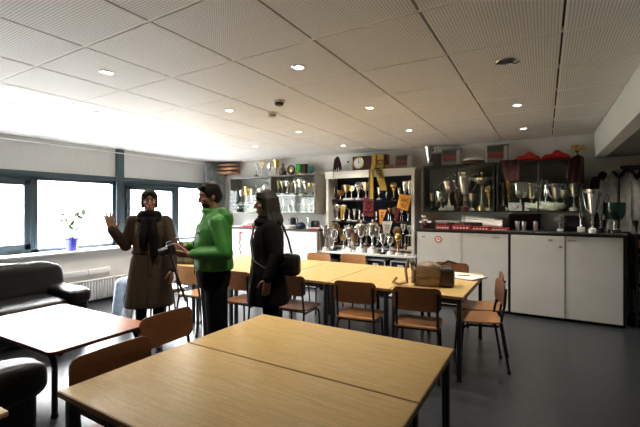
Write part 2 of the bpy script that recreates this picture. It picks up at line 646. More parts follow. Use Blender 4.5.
# pale wooden slats in the corner above the curtain
t = thing('slatted_shelf', 'small pale wooden slatted shelf high in the corner behind the curtain', 'shelf', (-6.30, BACK - 0.20, 2.28))
for k in range(3):
    MB().box((0.1, 0.0, 0.02 + 0.085 * k), (0.42, 0.30, 0.045), bev=0.005).build('slat', M['slat'], t)
MB().box((-0.12, 0.10, 0.1), (0.03, 0.10, 0.26)).build('bracket', M['black'], t)

# yard outside
gr = MB().box((-22, 3, -0.15), (30.8, 60, 0.1)).build('ground', M['ground'])
struct(gr)
hd = MB()  # added row of greenery that hides the bright far ground from view
rows = []
rg = random.Random(11)
for i in range(81):
    y = -20 + 60 * i / 80
    ring = []
    for (dx, z) in ((-0.6, -0.1), (-0.75, 0.5), (-0.6, 1.25), (0.0, 1.42), (0.6, 1.25), (0.75, 0.5), (0.6, -0.1)):
        ring.append((-17 + dx + rg.uniform(-0.12, 0.12), y, z + (rg.uniform(-0.12, 0.12) if z > 0 else 0)))
    rows.append(ring)
hd.loft(rows)
tag(hd.build('screen_hedge', M['screen_hedge'], sharp=80), 'pale leafy row added across the yard to screen the bright ground', 'screen_hedge')

# ------------------------------------------------------------------ radiator, plant
t = thing('radiator', 'white panel radiator on the wall below the window sill', 'radiator', (-6.125, 3.85, 0))
r = MB()
for k in range(46):
    r.box((0, -0.98 + k * 0.0435, 0.20), (0.045, 0.028, 0.30), bev=0.012, seg=2)
r.box((-0.022, 0, 0.20), (0.02, 2.0, 0.31))
r.build('panel', M['radiator'], t)
MB().box((-0.02, 0, 0.36), (0.085, 2.02, 0.022), bev=0.004).build('top_grille', M['radiator'], t)
MB().tube([(0, 1.02, 0.05), (0, 1.06, 0.05), (0, 1.06, 0.0)], 0.011).build('pipe', M['radiator'], t)
MB().tube([(0, 1.0, 0.30), (0, 1.07, 0.30)], 0.02).build('valve', M['white'], t)
for y in (-0.7, 0.7):
    MB().box((-0.075, y, 0.2), (0.07, 0.03, 0.2)).build('bracket', M['radiator'], t)
t = thing('cable_duct', 'pale cable duct fixed to the wall above the radiator', 'cable duct', (XLOW + 0.02, 3.3, 0.48))
MB().box((0.0, 0, 0), (0.05, 0.72, 0.075), bev=0.006).build('trunking', M['sillw'], t)
MB().box((0.003, 0.0, 0), (0.05, 0.008, 0.082)).build('joint_cover', M['scuffgrey'], t)

t = thing('potted_plant', 'small leafy plant in a blue pot on the window sill', 'plant', (-6.36, 3.13, 0.835))
t.scale = (1.5, 1.5, 1.6)
MB().lathe([(0.045, 0), (0.05, 0.005), (0.062, 0.10), (0.066, 0.105), (0.066, 0.125), (0.058, 0.125), (0.055, 0.10), (0.0, 0.10)], 24).build('pot', M['potblue'], t)
MB().lathe([(0.0, 0.098), (0.055, 0.100), (0.055, 0.105), (0.0, 0.11)], 18).build('soil', M['soil'], t)
st, lf = MB(), MB()
rng = random.Random(3)
for k in range(5):
    a = k * 1.3
    top = V((0.07 * math.cos(a), 0.11 * math.sin(a), 0.33 + 0.14 * rng.random()))
    st.tube([(0, 0, 0.10), (top.x * 0.4, top.y * 0.4, 0.22), tuple(top)], [0.004, 0.003, 0.002], 6)
    for q in range(6):
        f = 0.35 + 0.65 * q / 5
        p = V((top.x * f, top.y * f, 0.10 + (top.z - 0.10) * f))
        d = V((rng.uniform(-1, 1), rng.uniform(-1, 1), rng.uniform(-0.1, 0.7))).normalized()
        w = d.cross(V((0, 0, 1))).normalized()
        L = 0.07 + 0.04 * rng.random()
        u = w.cross(d)
        ring = [p, p + d * L * 0.35 + w * 0.026, p + d * L * 0.75 + w * 0.020, p + d * L, p + d * L * 0.75 - w * 0.020, p + d * L * 0.35 - w * 0.026]
        lf.loft([[x + u * 0.001 for x in ring], [x - u * 0.001 for x in ring]])
st.build('stem', M['twig'], t)
lf.build('foliage', M['leaf'], t)


# ------------------------------------------------------------------ tables
def make_table(name, label, L, W, Hh, group, lengthwise_x=True, z0=0.0):
    """L along local x, W along local y"""
    t = thing(name, label, 'table', (0, 0, 0), 0, group)
    MB().box((0, 0, Hh - 0.0125), (L - 0.006, W - 0.006, 0.025), bev=0.003, seg=1).build('tabletop', M['table'], t)
    e = MB()
    for sx in (-1, 1):
        e.box((sx * (L / 2 - 0.002), 0, Hh - 0.0135), (0.004, W, 0.023))
        e.box((0, sx * (W / 2 - 0.002), Hh - 0.0135), (L, 0.004, 0.023))
    e.build('edge_band', M['edge'], t)
    a = MB()
    for sx in (-1, 1):
        a.box((sx * (L / 2 - 0.04), 0, Hh - 0.05), (0.03, W - 0.08, 0.048))
        a.box((0, sx * (W / 2 - 0.04), Hh - 0.05), (L - 0.08, 0.03, 0.048))
    a.build('frame', M['steel'], t)
    for sx in (-1, 1):
        for sy in (-1, 1):
            lg = MB().box((sx * (L / 2 - 0.038), sy * (W / 2 - 0.038), (Hh - 0.026) / 2 + 0.006), (0.036, 0.036, Hh - 0.038), bev=0.004).build('leg', M['steel'], t)
            MB().box((sx * (L / 2 - 0.038), sy * (W / 2 - 0.038), 0.007), (0.04, 0.04, 0.014), bev=0.003).build('foot_cap', M['rubber'], lg)
    return t


pt = make_table('dining_table', '', 1.325, 0.667, 0.74, 'pair of tables pushed together in front')
used = []
place(pt, used, (-1.083, 1.807, 0), 0, 'oak-topped table in the foreground, farther one of the front pair')
place(pt, used, (-1.083, 1.136, 0), 0, 'oak-topped table nearest the camera, nearer one of the front pair')
pm = make_table('dining_table', '', 1.32, 0.66, 0.74, 'long row of tables before the trophies')
for ch in kids(pm):
    if ch.name.startswith('tabletop'):
        ch.data.materials[0] = M['table']
used = []
TABLE_LABELS = ['oak-topped table carrying the brown handbag, right end of the long row',
                'oak-topped table of the long row directly left of the handbag table',
                'oak-topped table in the middle of the long row, third from its right end',
                'oak-topped table of the long row partly hidden behind the woman in black',
                'oak-topped table of the long row seen between the green jacket and the black coat',
                'oak-topped table under the camouflage bag, left end of the long row']
for k in range(6):
    place(pm, used, (-0.60 - 0.33 - 0.664 * k, 4.06, 0), PI / 2, TABLE_LABELS[k])

# coffee table with bent tube legs and rounded corners
t = thing('coffee_table', 'low reddish wooden table with rounded corners in front of the sofa', 'table', (-3.635, 1.68, 0), math.radians(1.5))
Lx, Ly, Hc, rad = 1.40, 0.79, 0.50, 0.05
poly = []
for cx, cy, a0 in ((1, 1, 0), (-1, 1, 90), (-1, -1, 180), (1, -1, 270)):
    for k in range(7):
        a = math.radians(a0 + 15 * k)
        poly.append((cx * (Lx / 2 - rad) + rad * math.cos(a), cy * (Ly / 2 - rad) + rad * math.sin(a)))
MB().prism(poly, Hc - 0.004, Hc).build('tabletop', M['coffee'], t)
MB().prism([(x * 1.001, y * 1.001) for x, y in poly], Hc - 0.026, Hc - 0.004).build('edge_band', M['clockwood'], t)
for sx in (-1, 1):
    for sy in (-1, 1):
        x, y = sx * (Lx / 2 - 0.09), sy * (Ly / 2 - 0.07)
        pts = [(x - sx * 0.30, y, Hc - 0.047)]
        for k in range(7):
            a = PI / 2 * k / 6
            pts.append((x - sx * 0.10 + sx * 0.10 * math.sin(a), y, Hc - 0.147 + 0.10 * math.cos(a)))
        pts.append((x, y, 0.01))
        lg = MB().tube(pts, 0.020, 12).build('leg', M['steel'], t)
        MB().lathe([(0.022, 0.0), (0.024, 0.004), (0.022, 0.03)], 12, (x, y, 0)).build('foot_cap', M['rubber'], lg)
fr = MB()
for sy in (-1, 1):
    fr.tube([(-Lx / 2 + 0.39, sy * (Ly / 2 - 0.07), Hc - 0.047), (Lx / 2 - 0.39, sy * (Ly / 2 - 0.07), Hc - 0.047)], 0.018, 10)
for sx in (-1, 1):
    fr.box((sx * (Lx / 2 - 0.4), 0, Hc - 0.04), (0.03, Ly - 0.14, 0.025))
fr.build('frame', M['steel'], t)

# corner of a small side table
t = thing('side_table', 'pale corner of a small side table at the lower left edge', 'table', (-2.17, 0.545, 0), math.radians(2))
MB().box((0, 0, 0.608), (0.35, 0.36, 0.024), bev=0.004).build('tabletop', M['table'], t)
MB().box((0, 0, 0.57), (0.28, 0.29, 0.05)).build('frame', M['steel'], t)
for sx in (-1, 1):
    for sy in (-1, 1):
        MB().box((sx * 0.13, sy * 0.135, 0.275), (0.03, 0.03, 0.55), bev=0.003).build('leg', M['steel'], t)


# ------------------------------------------------------------------ chairs (sitter faces local +y, origin under the seat's centre)
def make_chair(label, seat_m, back_m):
    t = thing('school_chair', label, 'chair', (0, 0, 0), 0, 'stacking chairs around the tables')

    def seat(x, y):
        return (x, y, 0.445 + 0.10 * x * x - 0.03 * max(0, y - 0.12) * 5 * (y - 0.12) + 0.012 * (-y / 0.2 if y < 0 else 0))
    MB().plate(0.40, 0.40, 0.05, seat, 0.013, 10, 10).build('seat', seat_m, t)

    def back(x, y):
        return (x, -0.205 - 0.10 * (y) * 0.6 + 0.35 * x * x - 0.012, 0.705 + y)
    MB().plate(0.415, 0.205, 0.045, back, 0.012, 12, 8).build('backrest', back_m, t)
    for s in (-1, 1):
        x = s * 0.175
        # front leg: runs under the seat and bends down
        pts = [(x, -0.16, 0.418), (x, 0.08, 0.418)]
        for k in range(6):
            a = PI / 2 * k / 5
            pts.append((x, 0.08 + 0.085 * math.sin(a), 0.418 - 0.085 * (1 - math.cos(a))))
        pts.append((x + s * 0.012, 0.19, 0.012))
        lg = MB().tube(pts, 0.0115, 8).build('leg', M['steel'], t)
        MB().lathe([(0.014, 0), (0.015, 0.004), (0.014, 0.03)], 10, (x + s * 0.012, 0.19, 0)).build('foot_cap', M['rubber'], lg)
        # rear leg carries the backrest
        pts = [(x + s * 0.012, -0.245, 0.012), (x + s * 0.006, -0.19, 0.36), (x, -0.175, 0.43), (x, -0.188, 0.50), (x, -0.210, 0.62), (x, -0.2225, 0.765)]
        lg = MB().tube(pts, 0.0115, 8).build('leg', M['steel'], t)
        MB().lathe([(0.014, 0), (0.015, 0.004), (0.014, 0.03)], 10, (x + s * 0.012, -0.245, 0)).build('foot_cap', M['rubber'], lg)
    b = MB()
    for y, z in ((-0.12, 0.418), (0.07, 0.418)):
        b.tube([(-0.175, y, z), (0.175, y, z)], 0.009, 8)
    b.build('stretcher', M['steel'], t)
    return t


ch_mid = make_chair('', M['chairw'], M['chairw'])
ch_light = make_chair('', M['chairlight'], M['chairlight'])
ch_dark = make_chair('', M['chairdark'], M['chairdark'])
ch_worn = make_chair('', M['chairlight'], M['chairw'])
U = {id(x): [] for x in (ch_mid, ch_light, ch_dark, ch_worn)}
R_ = math.radians
for proto, x, y, deg, label in (
        (ch_mid, -1.66, 1.115, -90, 'brown wooden chair pushed in at the nearest front table'),
        (ch_mid, -1.955, 1.665, -88, 'brown wooden chair drawn back from the farther front table'),
        (ch_worn, -1.575, 3.455, 8, 'brown chair with orange worn seat, left of the one before the handbag'),
        (ch_worn, -1.00, 3.485, 10, 'brown chair with orange worn seat directly before the handbag'),
        (ch_dark, -2.30, 3.41, 4, 'dark chair at the long table just right of the woman in black'),
        (ch_mid, -2.95, 3.33, 3, 'brown chair at the long table between the green jacket and black coat'),
        (ch_light, -3.675, 3.30, 2, 'orange chair behind the elbow of the man in green'),
        (ch_light, -4.30, 3.30, 2, 'chair at the table with the camouflage bag, next to the coated woman'),
        (ch_worn, -0.60, 4.39, 100, 'chair at the right end of the long table, farther of two'),
        (ch_worn, -0.565, 3.93, 106, 'chair at the right end of the long table, nearer of two, leaning orange back'),
        (ch_light, -2.98, 4.79, 180, 'chair on the far side of the long table, leftmost orange back'),
        (ch_light, -2.47, 4.93, 180, 'chair on the far side of the long table, right of the leftmost orange back'),
        (ch_mid, -1.02, 4.79, 180, 'chair on the far side of the long table behind the handbag')):
    place(proto, U[id(proto)], (x, y, 0), R_(deg), label)


# ------------------------------------------------------------------ sofa and armchair in black leather
def puff(mb, c, size, ex=0.42, rot=None, wr=0.014, seed=0, nu=40, nv=22, sc=5.0):
    n0 = len(mb.bm.verts)
    mb.ell((0, 0, 0), (size[0] / 2, size[1] / 2, size[2] / 2), None, nu, nv, ex)
    mb.bm.verts.ensure_lookup_table()
    R = Euler(rot).to_matrix() if rot else Matrix.Identity(3)
    for v in mb.bm.verts[n0:]:
        p = v.co.copy()
        d = noise.noise(V((p.x * sc + seed, p.y * sc, p.z * sc * 0.7))) + 0.5 * noise.noise(V((p.x * sc * 2.6, p.y * sc * 2.6 + seed, p.z * sc * 2)))
        q = p + p.normalized() * d * wr
        v.co = R @ q + V(c)


def make_sofa(name, label, cat, length, seats):
    """sits facing local -y, length along x"""
    t = thing(name, label, cat)
    MB().box((0, 0.02, 0.19), (length - 0.10, 0.80, 0.26), bev=0.05, seg=4).build('base', M['leather'], t)
    w = (length - 0.44) / seats
    for k in range(seats):
        x = -length / 2 + 0.22 + w * (k + 0.5)
        m = MB()
        puff(m, (x, -0.07, 0.375), (w + 0.01, 0.74, 0.20), 0.40, None, 0.012, k * 3.1)
        m.build('seat_cushion', M['leather'], t)
        m = MB()
        puff(m, (-length / 2 + 0.03 + (length - 0.06) / seats * (k + 0.5), 0.285, 0.59), ((length - 0.06) / seats + 0.02, 0.30, 0.50), 0.48, (R_(-12), 0, 0), 0.030, k * 5.3 + 1)
        m.build('back_cushion', M['leather'], t)
    for s in (-1, 1):
        m = MB()
        puff(m, (s * (length / 2 - 0.115), -0.06, 0.465), (0.25, 0.82, 0.19), 0.5, None, 0.014, s * 7.7)
        a = m.build('armrest', M['leather'], t)
        MB().box((s * (length / 2 - 0.115), -0.01, 0.245), (0.20, 0.80, 0.40), bev=0.05, seg=4).build('arm_panel', M['leather'], a)
    MB().box((0, 0.40, 0.40), (length - 0.2, 0.12, 0.62), bev=0.05, seg=4).build('back_panel', M['leather'], t)
    for sx in (-1, 1):
        for sy in (-1, 1):
            MB().box((sx * (length / 2 - 0.15), sy * 0.30, 0.035), (0.06, 0.06, 0.07), bev=0.008).build('foot', M['black'], t)
    return t


sofa = make_sofa('leather_sofa', 'black leather sofa with puffy cushions beneath the windows', 'sofa', 1.95, 2)
sofa.location = (-5.10, 1.55, 0)
sofa.rotation_euler = (0, 0, PI / 2)
arm = make_sofa('leather_armchair', 'black leather armchair cut off by the lower left edge', 'armchair', 0.95, 1)
arm.location = (-2.84, 0.60, 0)
arm.rotation_euler = (0, 0, R_(180))
arm.scale = (1, 1, 1.2)
DOWN, SKY, SKYH, EXPO = 26.0, 27.0, 4.5, 1.62


# ------------------------------------------------------------------ trophies: one of each kind with its parts, then copies (unit height)
def handle_pts(s, r0, r1, z0, z1):
    pts = []
    for k in range(11):
        a = -PI / 2 + PI * k / 10
        pts.append((s * (r0 + (r1 - r0) * k / 10 + 0.10 * math.cos(a)), 0, z0 + (z1 - z0) * (0.5 + 0.5 * math.sin(a))))
    return pts


def proto_trophy(kind, metal, basem):
    t = thing('trophy', '', 'trophy')
    m, b = M[metal], M[basem]
    n = 16
    if kind == 'cup':
        MB().box((0, 0, 0.07), (0.25, 0.25, 0.14), bev=0.012).build('base', b, t)
        MB().lathe([(0.09, 0.14), (0.085, 0.17), (0.035, 0.24), (0.028, 0.33), (0.05, 0.37), (0.028, 0.40), (0.05, 0.46)], n).build('stem', m, t)
        MB().lathe([(0.02, 0.45), (0.09, 0.49), (0.14, 0.58), (0.165, 0.72), (0.19, 0.85), (0.20, 0.855), (0.185, 0.84), (0.15, 0.70), (0.0, 0.55)], n).build('cup', m, t)
        for s in (-1, 1):
            MB().tube(handle_pts(s, 0.12, 0.17, 0.56, 0.82), 0.014, 6).build('handle', m, t)
        MB().lathe([(0.19, 0.855), (0.17, 0.88), (0.06, 0.92), (0.03, 0.94), (0.042, 0.97), (0.02, 1.0), (0, 1.0)], n).build('lid', m, t)
    elif kind == 'open':
        MB().lathe([(0.15, 0), (0.15, 0.10), (0.13, 0.12), (0.0, 0.12)], n).build('base', b, t)
        MB().lathe([(0.10, 0.12), (0.04, 0.20), (0.028, 0.34), (0.055, 0.40), (0.03, 0.44), (0.05, 0.48)], n).build('stem', m, t)
        MB().lathe([(0.02, 0.47), (0.10, 0.52), (0.14, 0.66), (0.17, 0.84), (0.215, 1.0), (0.20, 1.0), (0.15, 0.82), (0.12, 0.66), (0.0, 0.56)], n).build('cup', m, t)
        for s in (-1, 1):
            MB().tube(handle_pts(s, 0.11, 0.17, 0.58, 0.92), 0.013, 6).build('handle', m, t)
    elif kind == 'figure':
        MB().box((0, 0, 0.08), (0.24, 0.20, 0.16), bev=0.012).build('base', b, t)
        MB().lathe([(0.08, 0.16), (0.05, 0.20), (0.045, 0.42), (0.08, 0.46), (0.08, 0.48), (0.0, 0.48)], n).build('column', m, t)
        f = MB()
        f.cap((0.03, 0, 0.49), (0.02, 0, 0.68), 0.022, 0.032, 8)
        f.cap((-0.05, 0.02, 0.50), (-0.015, 0, 0.68), 0.022, 0.032, 8)
        f.cap((0, 0, 0.68), (0, 0, 0.83), 0.04, 0.055, 8)
        f.cap((-0.05, 0, 0.84), (-0.12, -0.03, 0.96), 0.02, 0.014, 8)
        f.cap((0.05, 0, 0.84), (0.11, -0.05, 0.74), 0.02, 0.014, 8)
        f.ell((0, 0, 0.93), (0.034, 0.036, 0.045), None, 10, 8)
        f.cap((0, 0, 0.82), (0, 0, 0.93), 0.02, 0.02, 8)
        f.ell((-0.125, -0.03, 0.985), (0.02, 0.02, 0.02), None, 8, 6)
        f.build('figurine', m, t)
    elif kind == 'disc':
        MB().box((0, 0, 0.07), (0.26, 0.20, 0.14), bev=0.01).build('base', b, t)
        MB().lathe([(0.07, 0.14), (0.03, 0.20), (0.025, 0.55), (0.05, 0.60), (0.0, 0.60)], n).build('stem', M['silver'], t)
        r = Matrix.Rotation(PI / 2, 4, 'X')
        MB().lathe([(0.0, -0.012), (0.15, -0.012), (0.15, 0.012), (0.0, 0.012)], 20, (0, 0, 0.79), r).build('medallion', m, t)
        MB().tube([(0.175 * math.cos(a * PI / 12), 0, 0.79 + 0.175 * math.sin(a * PI / 12)) for a in range(24)], 0.022, 6, closed=True).build('wreath', M['silver'], t)
    elif kind == 'ball':
        MB().lathe([(0.13, 0), (0.13, 0.09), (0.11, 0.11), (0.0, 0.11)], n).build('base', b, t)
        MB().lathe([(0.08, 0.11), (0.03, 0.20), (0.04, 0.40), (0.09, 0.52), (0.11, 0.64), (0.0, 0.66)], n).build('stem', m, t)
        MB().ell((0, 0, 0.80), (0.175, 0.175, 0.20), None, 16, 10).build('ball', m, t)
    elif kind == 'flute':
        MB().box((0, 0, 0.05), (0.22, 0.22, 0.10), bev=0.01).build('base', b, t)
        MB().lathe([(0.08, 0.10), (0.03, 0.16), (0.03, 0.22), (0.055, 0.30)], n).build('stem', m, t)
        MB().lathe([(0.03, 0.29), (0.07, 0.34), (0.085, 0.60), (0.12, 0.90), (0.15, 1.0), (0.135, 1.0), (0.10, 0.88), (0.0, 0.42)], n).build('cup', m, t)
    elif kind == 'tower':
        MB().box((0, 0, 0.05), (0.24, 0.20, 0.10), bev=0.008).build('base', b, t)
        MB().tube([(-0.06, 0, 0.10), (-0.06, 0, 0.55)], 0.02, 8).build('column', M['pewter'], t)
        MB().tube([(0.06, 0, 0.10), (0.06, 0, 0.55)], 0.02, 8).build('column', M['pewter'], t)
        MB().box((0, 0, 0.57), (0.20, 0.16, 0.04)).build('deck', b, t)
        MB().lathe([(0.05, 0.59), (0.02, 0.66), (0.05, 0.72), (0.10, 0.82), (0.12, 1.0), (0.105, 1.0), (0.08, 0.84), (0.0, 0.75)], n).build('cup', m, t)
    elif kind == 'urn':   # big ribbed cup with high handles
        MB().lathe([(0.12, 0), (0.12, 0.09), (0.10, 0.11), (0.0, 0.11)], n).build('base', b, t)
        MB().lathe([(0.085, 0.11), (0.035, 0.17), (0.06, 0.25), (0.035, 0.31), (0.06, 0.36), (0.03, 0.40)], n).build('stem', m, t)
        prof = [(0.03, 0.39), (0.10, 0.44)]
        for k in range(9):
            z = 0.46 + 0.053 * k
            prof += [(0.105 + 0.010 * k, z), (0.116 + 0.010 * k, z + 0.025)]
        prof += [(0.225, 0.955), (0.235, 1.0), (0.215, 1.0), (0.18, 0.9), (0.10, 0.5), (0, 0.47)]
        MB().lathe(prof, 24).build('cup', m, t)
        for s in (-1, 1):
            MB().tube([(s * 0.13, 0, 0.50), (s * 0.20, 0, 0.55), (s * 0.27, 0, 0.72), (s * 0.31, 0, 0.90), (s * 0.29, 0, 1.0), (s * 0.25, 0, 0.97), (s * 0.22, 0, 0.92)], 0.016, 6).build('handle', m, t)
    elif kind == 'wings':  # ornate bowl with spread wings on a slender column
        MB().lathe([(0.10, 0), (0.10, 0.10), (0.07, 0.13), (0.0, 0.13)], n).build('base', M['gold'], t)
        MB().lathe([(0.05, 0.13), (0.03, 0.20), (0.03, 0.55), (0.06, 0.60), (0.0, 0.62)], n).build('column', M['pewter'], t)
        MB().lathe([(0.03, 0.60), (0.14, 0.64), (0.19, 0.72), (0.20, 0.78), (0.185, 0.78), (0.12, 0.68), (0.0, 0.66)], n).build('bowl', m, t)
        for s in (-1, 1):
            MB().loft([[(s * 0.15, -0.01, 0.70), (s * 0.15, 0.01, 0.70), (s * 0.15, 0.01, 0.76), (s * 0.15, -0.01, 0.76)],
                       [(s * 0.24, -0.02, 0.74), (s * 0.24, 0.02, 0.74), (s * 0.25, 0.02, 0.86), (s * 0.25, -0.02, 0.86)],
                       [(s * 0.32, -0.01, 0.86), (s * 0.32, 0.01, 0.86), (s * 0.28, 0.01, 0.97), (s * 0.28, -0.01, 0.97)]]).build('wing', m, t)
        MB().lathe([(0.05, 0.78), (0.025, 0.84), (0.05, 0.92), (0.02, 1.0), (0, 1.0)], n).build('finial', m, t)
    elif kind == 'bowl':   # wide footed goblet
        MB().lathe([(0.17, 0), (0.17, 0.10), (0.15, 0.12), (0.0, 0.12)], n).build('base', b, t)
        MB().lathe([(0.09, 0.12), (0.05, 0.20), (0.03, 0.30), (0.05, 0.40), (0.04, 0.42)], n).build('stem', M['silver'], t)
        MB().lathe([(0.04, 0.41), (0.20, 0.46), (0.27, 0.58), (0.295, 0.75), (0.30, 1.0), (0.285, 1.0), (0.27, 0.74), (0.0, 0.5)], 24).build('cup', m, t)
    return t


PROTO = {}


def trophy(kind, metal, basem, x, y, z, h, label, group, rz=0.0, wide=1.0):
    k = (kind, metal, basem)
    if k not in PROTO:
        PROTO[k] = [proto_trophy(*k), []]
    o = place(PROTO[k][0], PROTO[k][1], (x, y, z), rz, label, (h * wide, h * wide, h))
    o['group'] = group
    return o


ORD = ['first', 'second', 'third', 'fourth', 'fifth', 'sixth', 'seventh', 'eighth', 'ninth', 'tenth', 'eleventh', 'twelfth', 'thirteenth', 'fourteenth', 'fifteenth', 'sixteenth']
LOOK = {'cup': 'lidded two-handled cup', 'open': 'open two-handled cup', 'figure': 'figurine trophy', 'disc': 'medallion trophy', 'ball': 'ball-topped trophy',
        'flute': 'slim fluted trophy', 'tower': 'tower trophy', 'urn': 'tall ribbed cup', 'wings': 'winged bowl trophy', 'bowl': 'wide goblet'}
TINT = {'silver': 'silver', 'pewter': 'dull silver', 'gold': 'gold', 'bronze': 'bronze', 'greendark': 'dark green'}


def row(items, Y, z, where, group, wide=1.0):
    """items: (u, v_top, v_base, kind, metal, base)"""
    for i, (u, vt, vb, kind, metal, basem) in enumerate(items):
        dy = random.uniform(-0.015, 0.015)
        x, zb = at(u, vb, Y + dy)
        _, zt = at(u, vt, Y + dy)
        n = 'last' if i == len(items) - 1 and len(items) > 2 else ORD[i]
        trophy(kind, metal, basem, x, Y + dy, z, zt - zb, '%s %s, %s from left %s' % (TINT[metal], LOOK[kind], n, where), group, random.uniform(-0.3, 0.3), wide)


# ------------------------------------------------------------------ furniture along the back wall
def case(name, label, cat, x0, x1, y0, y1, z0, z1, mat, backm, th=0.02, parts=True):
    """open-fronted carcass; returns the thing (origin at its base front-left corner)"""
    t = thing(name, label, cat, (x0, y0, z0))
    w, d, h = x1 - x0, y1 - y0, z1 - z0
    c = MB()
    c.box((th / 2, d / 2, h / 2), (th, d, h))
    c.box((w - th / 2, d / 2, h / 2), (th, d, h))
    c.box((w / 2, d / 2, th / 2), (w - 2 * th, d, th))
    c.box((w / 2, d / 2, h - th / 2), (w - 2 * th, d, th))
    c.build('carcass', mat, t)
    MB().box((w / 2, d - 0.008, h / 2), (w - 2 * th, 0.012, h - 2 * th)).build('back_panel', backm, t)
    return t, w, d, h


def glass_door(t, xa, xb, z0, z1, framem, fw=0.018, y=-0.006):
    f = MB()
    for (a, b, c, d) in ((xa, xa + fw, z0, z1), (xb - fw, xb, z0, z1), (xa, xb, z0, z0 + fw), (xa, xb, z1 - fw, z1)):
        f.box(((a + b) / 2, y, (c + d) / 2), (b - a, 0.014, d - c))
    fr = f.build('door', framem, t)
    MB().box(((xa + xb) / 2, y, (z0 + z1) / 2), (xb - xa - 2 * fw + 0.004, 0.004, z1 - z0 - 2 * fw + 0.004)).build('glass_pane', M['cglass'], fr)
    MB().lathe([(0.008, 0), (0.008, -0.012), (0.0, -0.014)], 10, (xb - fw / 2, y - 0.006, (z0 + z1) / 2), Matrix.Rotation(-PI / 2, 4, 'X')).build('knob', M['silver'], fr)
    return fr


# left wall cabinet with glass doors
LZ0, LZ1 = 1.385, 2.165
t, w_, d_, h_ = case('display_cabinet', 'grey-framed glass trophy cabinet on the wall at the left', 'cabinet', -6.0, -3.78, 6.22, BACK, LZ0, LZ1, M['framegrey'], M['caseback'])
MB().box((1.13, d_ / 2, h_ / 2), (0.025, d_ - 0.02, h_ - 0.04)).build('divider', M['framegrey'], t)
MB().box((0.57, d_ / 2, 0.185), (1.09, d_ - 0.05, 0.012)).build('shelf', M['shelfw'], t)
MB().box((1.665, d_ / 2, 0.37), (1.04, d_ - 0.05, 0.012)).build('shelf', M['shelfw'], t)
MB().box((w_ - 0.008, d_ / 2, h_ / 2), (0.02, d_ + 0.002, h_ + 0.002)).build('side_panel', M['beige'], t)
glass_door(t, 0.005, 1.125, 0.005, h_ - 0.005, M['framegrey'])
glass_door(t, 1.135, w_ - 0.005, 0.005, h_ - 0.005, M['framegrey'])
MIX = ['silver', 'silver', 'silver', 'gold', 'silver', 'pewter']
G = 'trophies in the left glass cabinet'
KS = ['figure', 'cup', 'open', 'flute', 'figure', 'cup', 'ball']
its = []
for i, (u, vt) in enumerate(((236.5, 186), (241.5, 188), (247, 186.5), (252, 189), (256.5, 184), (261, 186), (266, 182), (270, 184))):
    its.append((u, vt, 204.5, KS[i % 7], MIX[(i + 1) % 6], 'marblew' if i % 3 else 'marbleb'))
row(its, 6.42, LZ0 + 0.192, 'on the upper left shelf of the grey-framed cabinet', G, 1.0)
its = [(235 + 4.3 * i, 207, 212.7, ('open', 'bowl', 'ball')[i % 3], ('pewter', 'silver')[i % 2], 'marbleb') for i in range(9)]
row(its, 6.40, LZ0 + 0.021, 'at the bottom left of the grey-framed cabinet', G, 1.5)
its = []
for i, (u, vt) in enumerate(((278, 180), (282.3, 177), (287.5, 178), (292, 179), (296, 177), (300.5, 179), (305.3, 178), (310.3, 180.5), (314.2, 182))):
    its.append((u, vt, 194.5, ('open', 'ball', 'cup', 'figure', 'ball')[i % 5], ('silver', 'silver', 'silver', 'gold')[i % 4], 'marblew' if i % 2 else 'marbleb'))
row(its, 6.42, LZ0 + 0.377, 'on the upper right shelf of the grey-framed cabinet', G, 1.0)
its = []
for i, u in enumerate((279, 284, 289, 294, 300, 304, 309, 313.5)):
    its.append((u, (200, 198.5, 201, 199)[i % 4], 212, ('cup', 'flute', 'figure', 'open')[i % 4], 'silver', 'marblew'))
row(its, 6.40, LZ0 + 0.021, 'at the bottom right of the grey-framed cabinet', G, 1.1)

# things on top of the left cabinet
ZT = LZ1
G = 'trophies standing on top of the left cabinet'
for (u, vt, vb, kind, metal, bs, lab) in (
        (256.5, 163, 177, 'figure', 'pewter', 'marbleb', 'dark figurine trophy, leftmost on top of the left cabinet'),
        (262, 160, 177, 'disc', 'gold', 'marblew', 'gold medallion trophy on top of the left cabinet'),
        (270, 161.5, 176.5, 'cup', 'silver', 'marblew', 'silver lidded cup on top of the left cabinet between two gold ones'),
        (276.3, 159.5, 176, 'open', 'gold', 'marblew', 'gold open cup on top of the left cabinet')):
    x, z0 = at(u, vb, 6.42)
    _, z1 = at(u, vt, 6.42)
    trophy(kind, metal, bs, x, 6.42, ZT, z1 - z0, lab, G)
x, _ = at(283, 175, 6.42)
o = tag(MB().lathe([(0.04, 0), (0.075, 0.03), (0.085, 0.09), (0.05, 0.16), (0.02, 0.19), (0.018, 0.24), (0.03, 0.26), (0, 0.26)], 20).build('vase', M['brown']),
        'small brown bottle vase on top of the left cabinet', 'vase')
o.location = (x, 6.42, ZT)
x, _ = at(291.3, 175, 6.45)
t = thing('wreath_plaque', 'dark ring wreath with a gold middle on top of the left cabinet', 'plaque', (x, 6.45, ZT))
MB().tube([(0.085 * math.cos(a * PI / 12), 0, 0.125 + 0.085 * math.sin(a * PI / 12)) for a in range(24)], 0.018, 8, closed=True).build('ring', M['black'], t)
MB().ell((0, 0, 0.125), (0.05, 0.02, 0.05)).build('centre', M['gold'], t)
MB().box((0, 0.0, 0.012), (0.10, 0.08, 0.024), bev=0.004).build('base', M['bronze'], t)
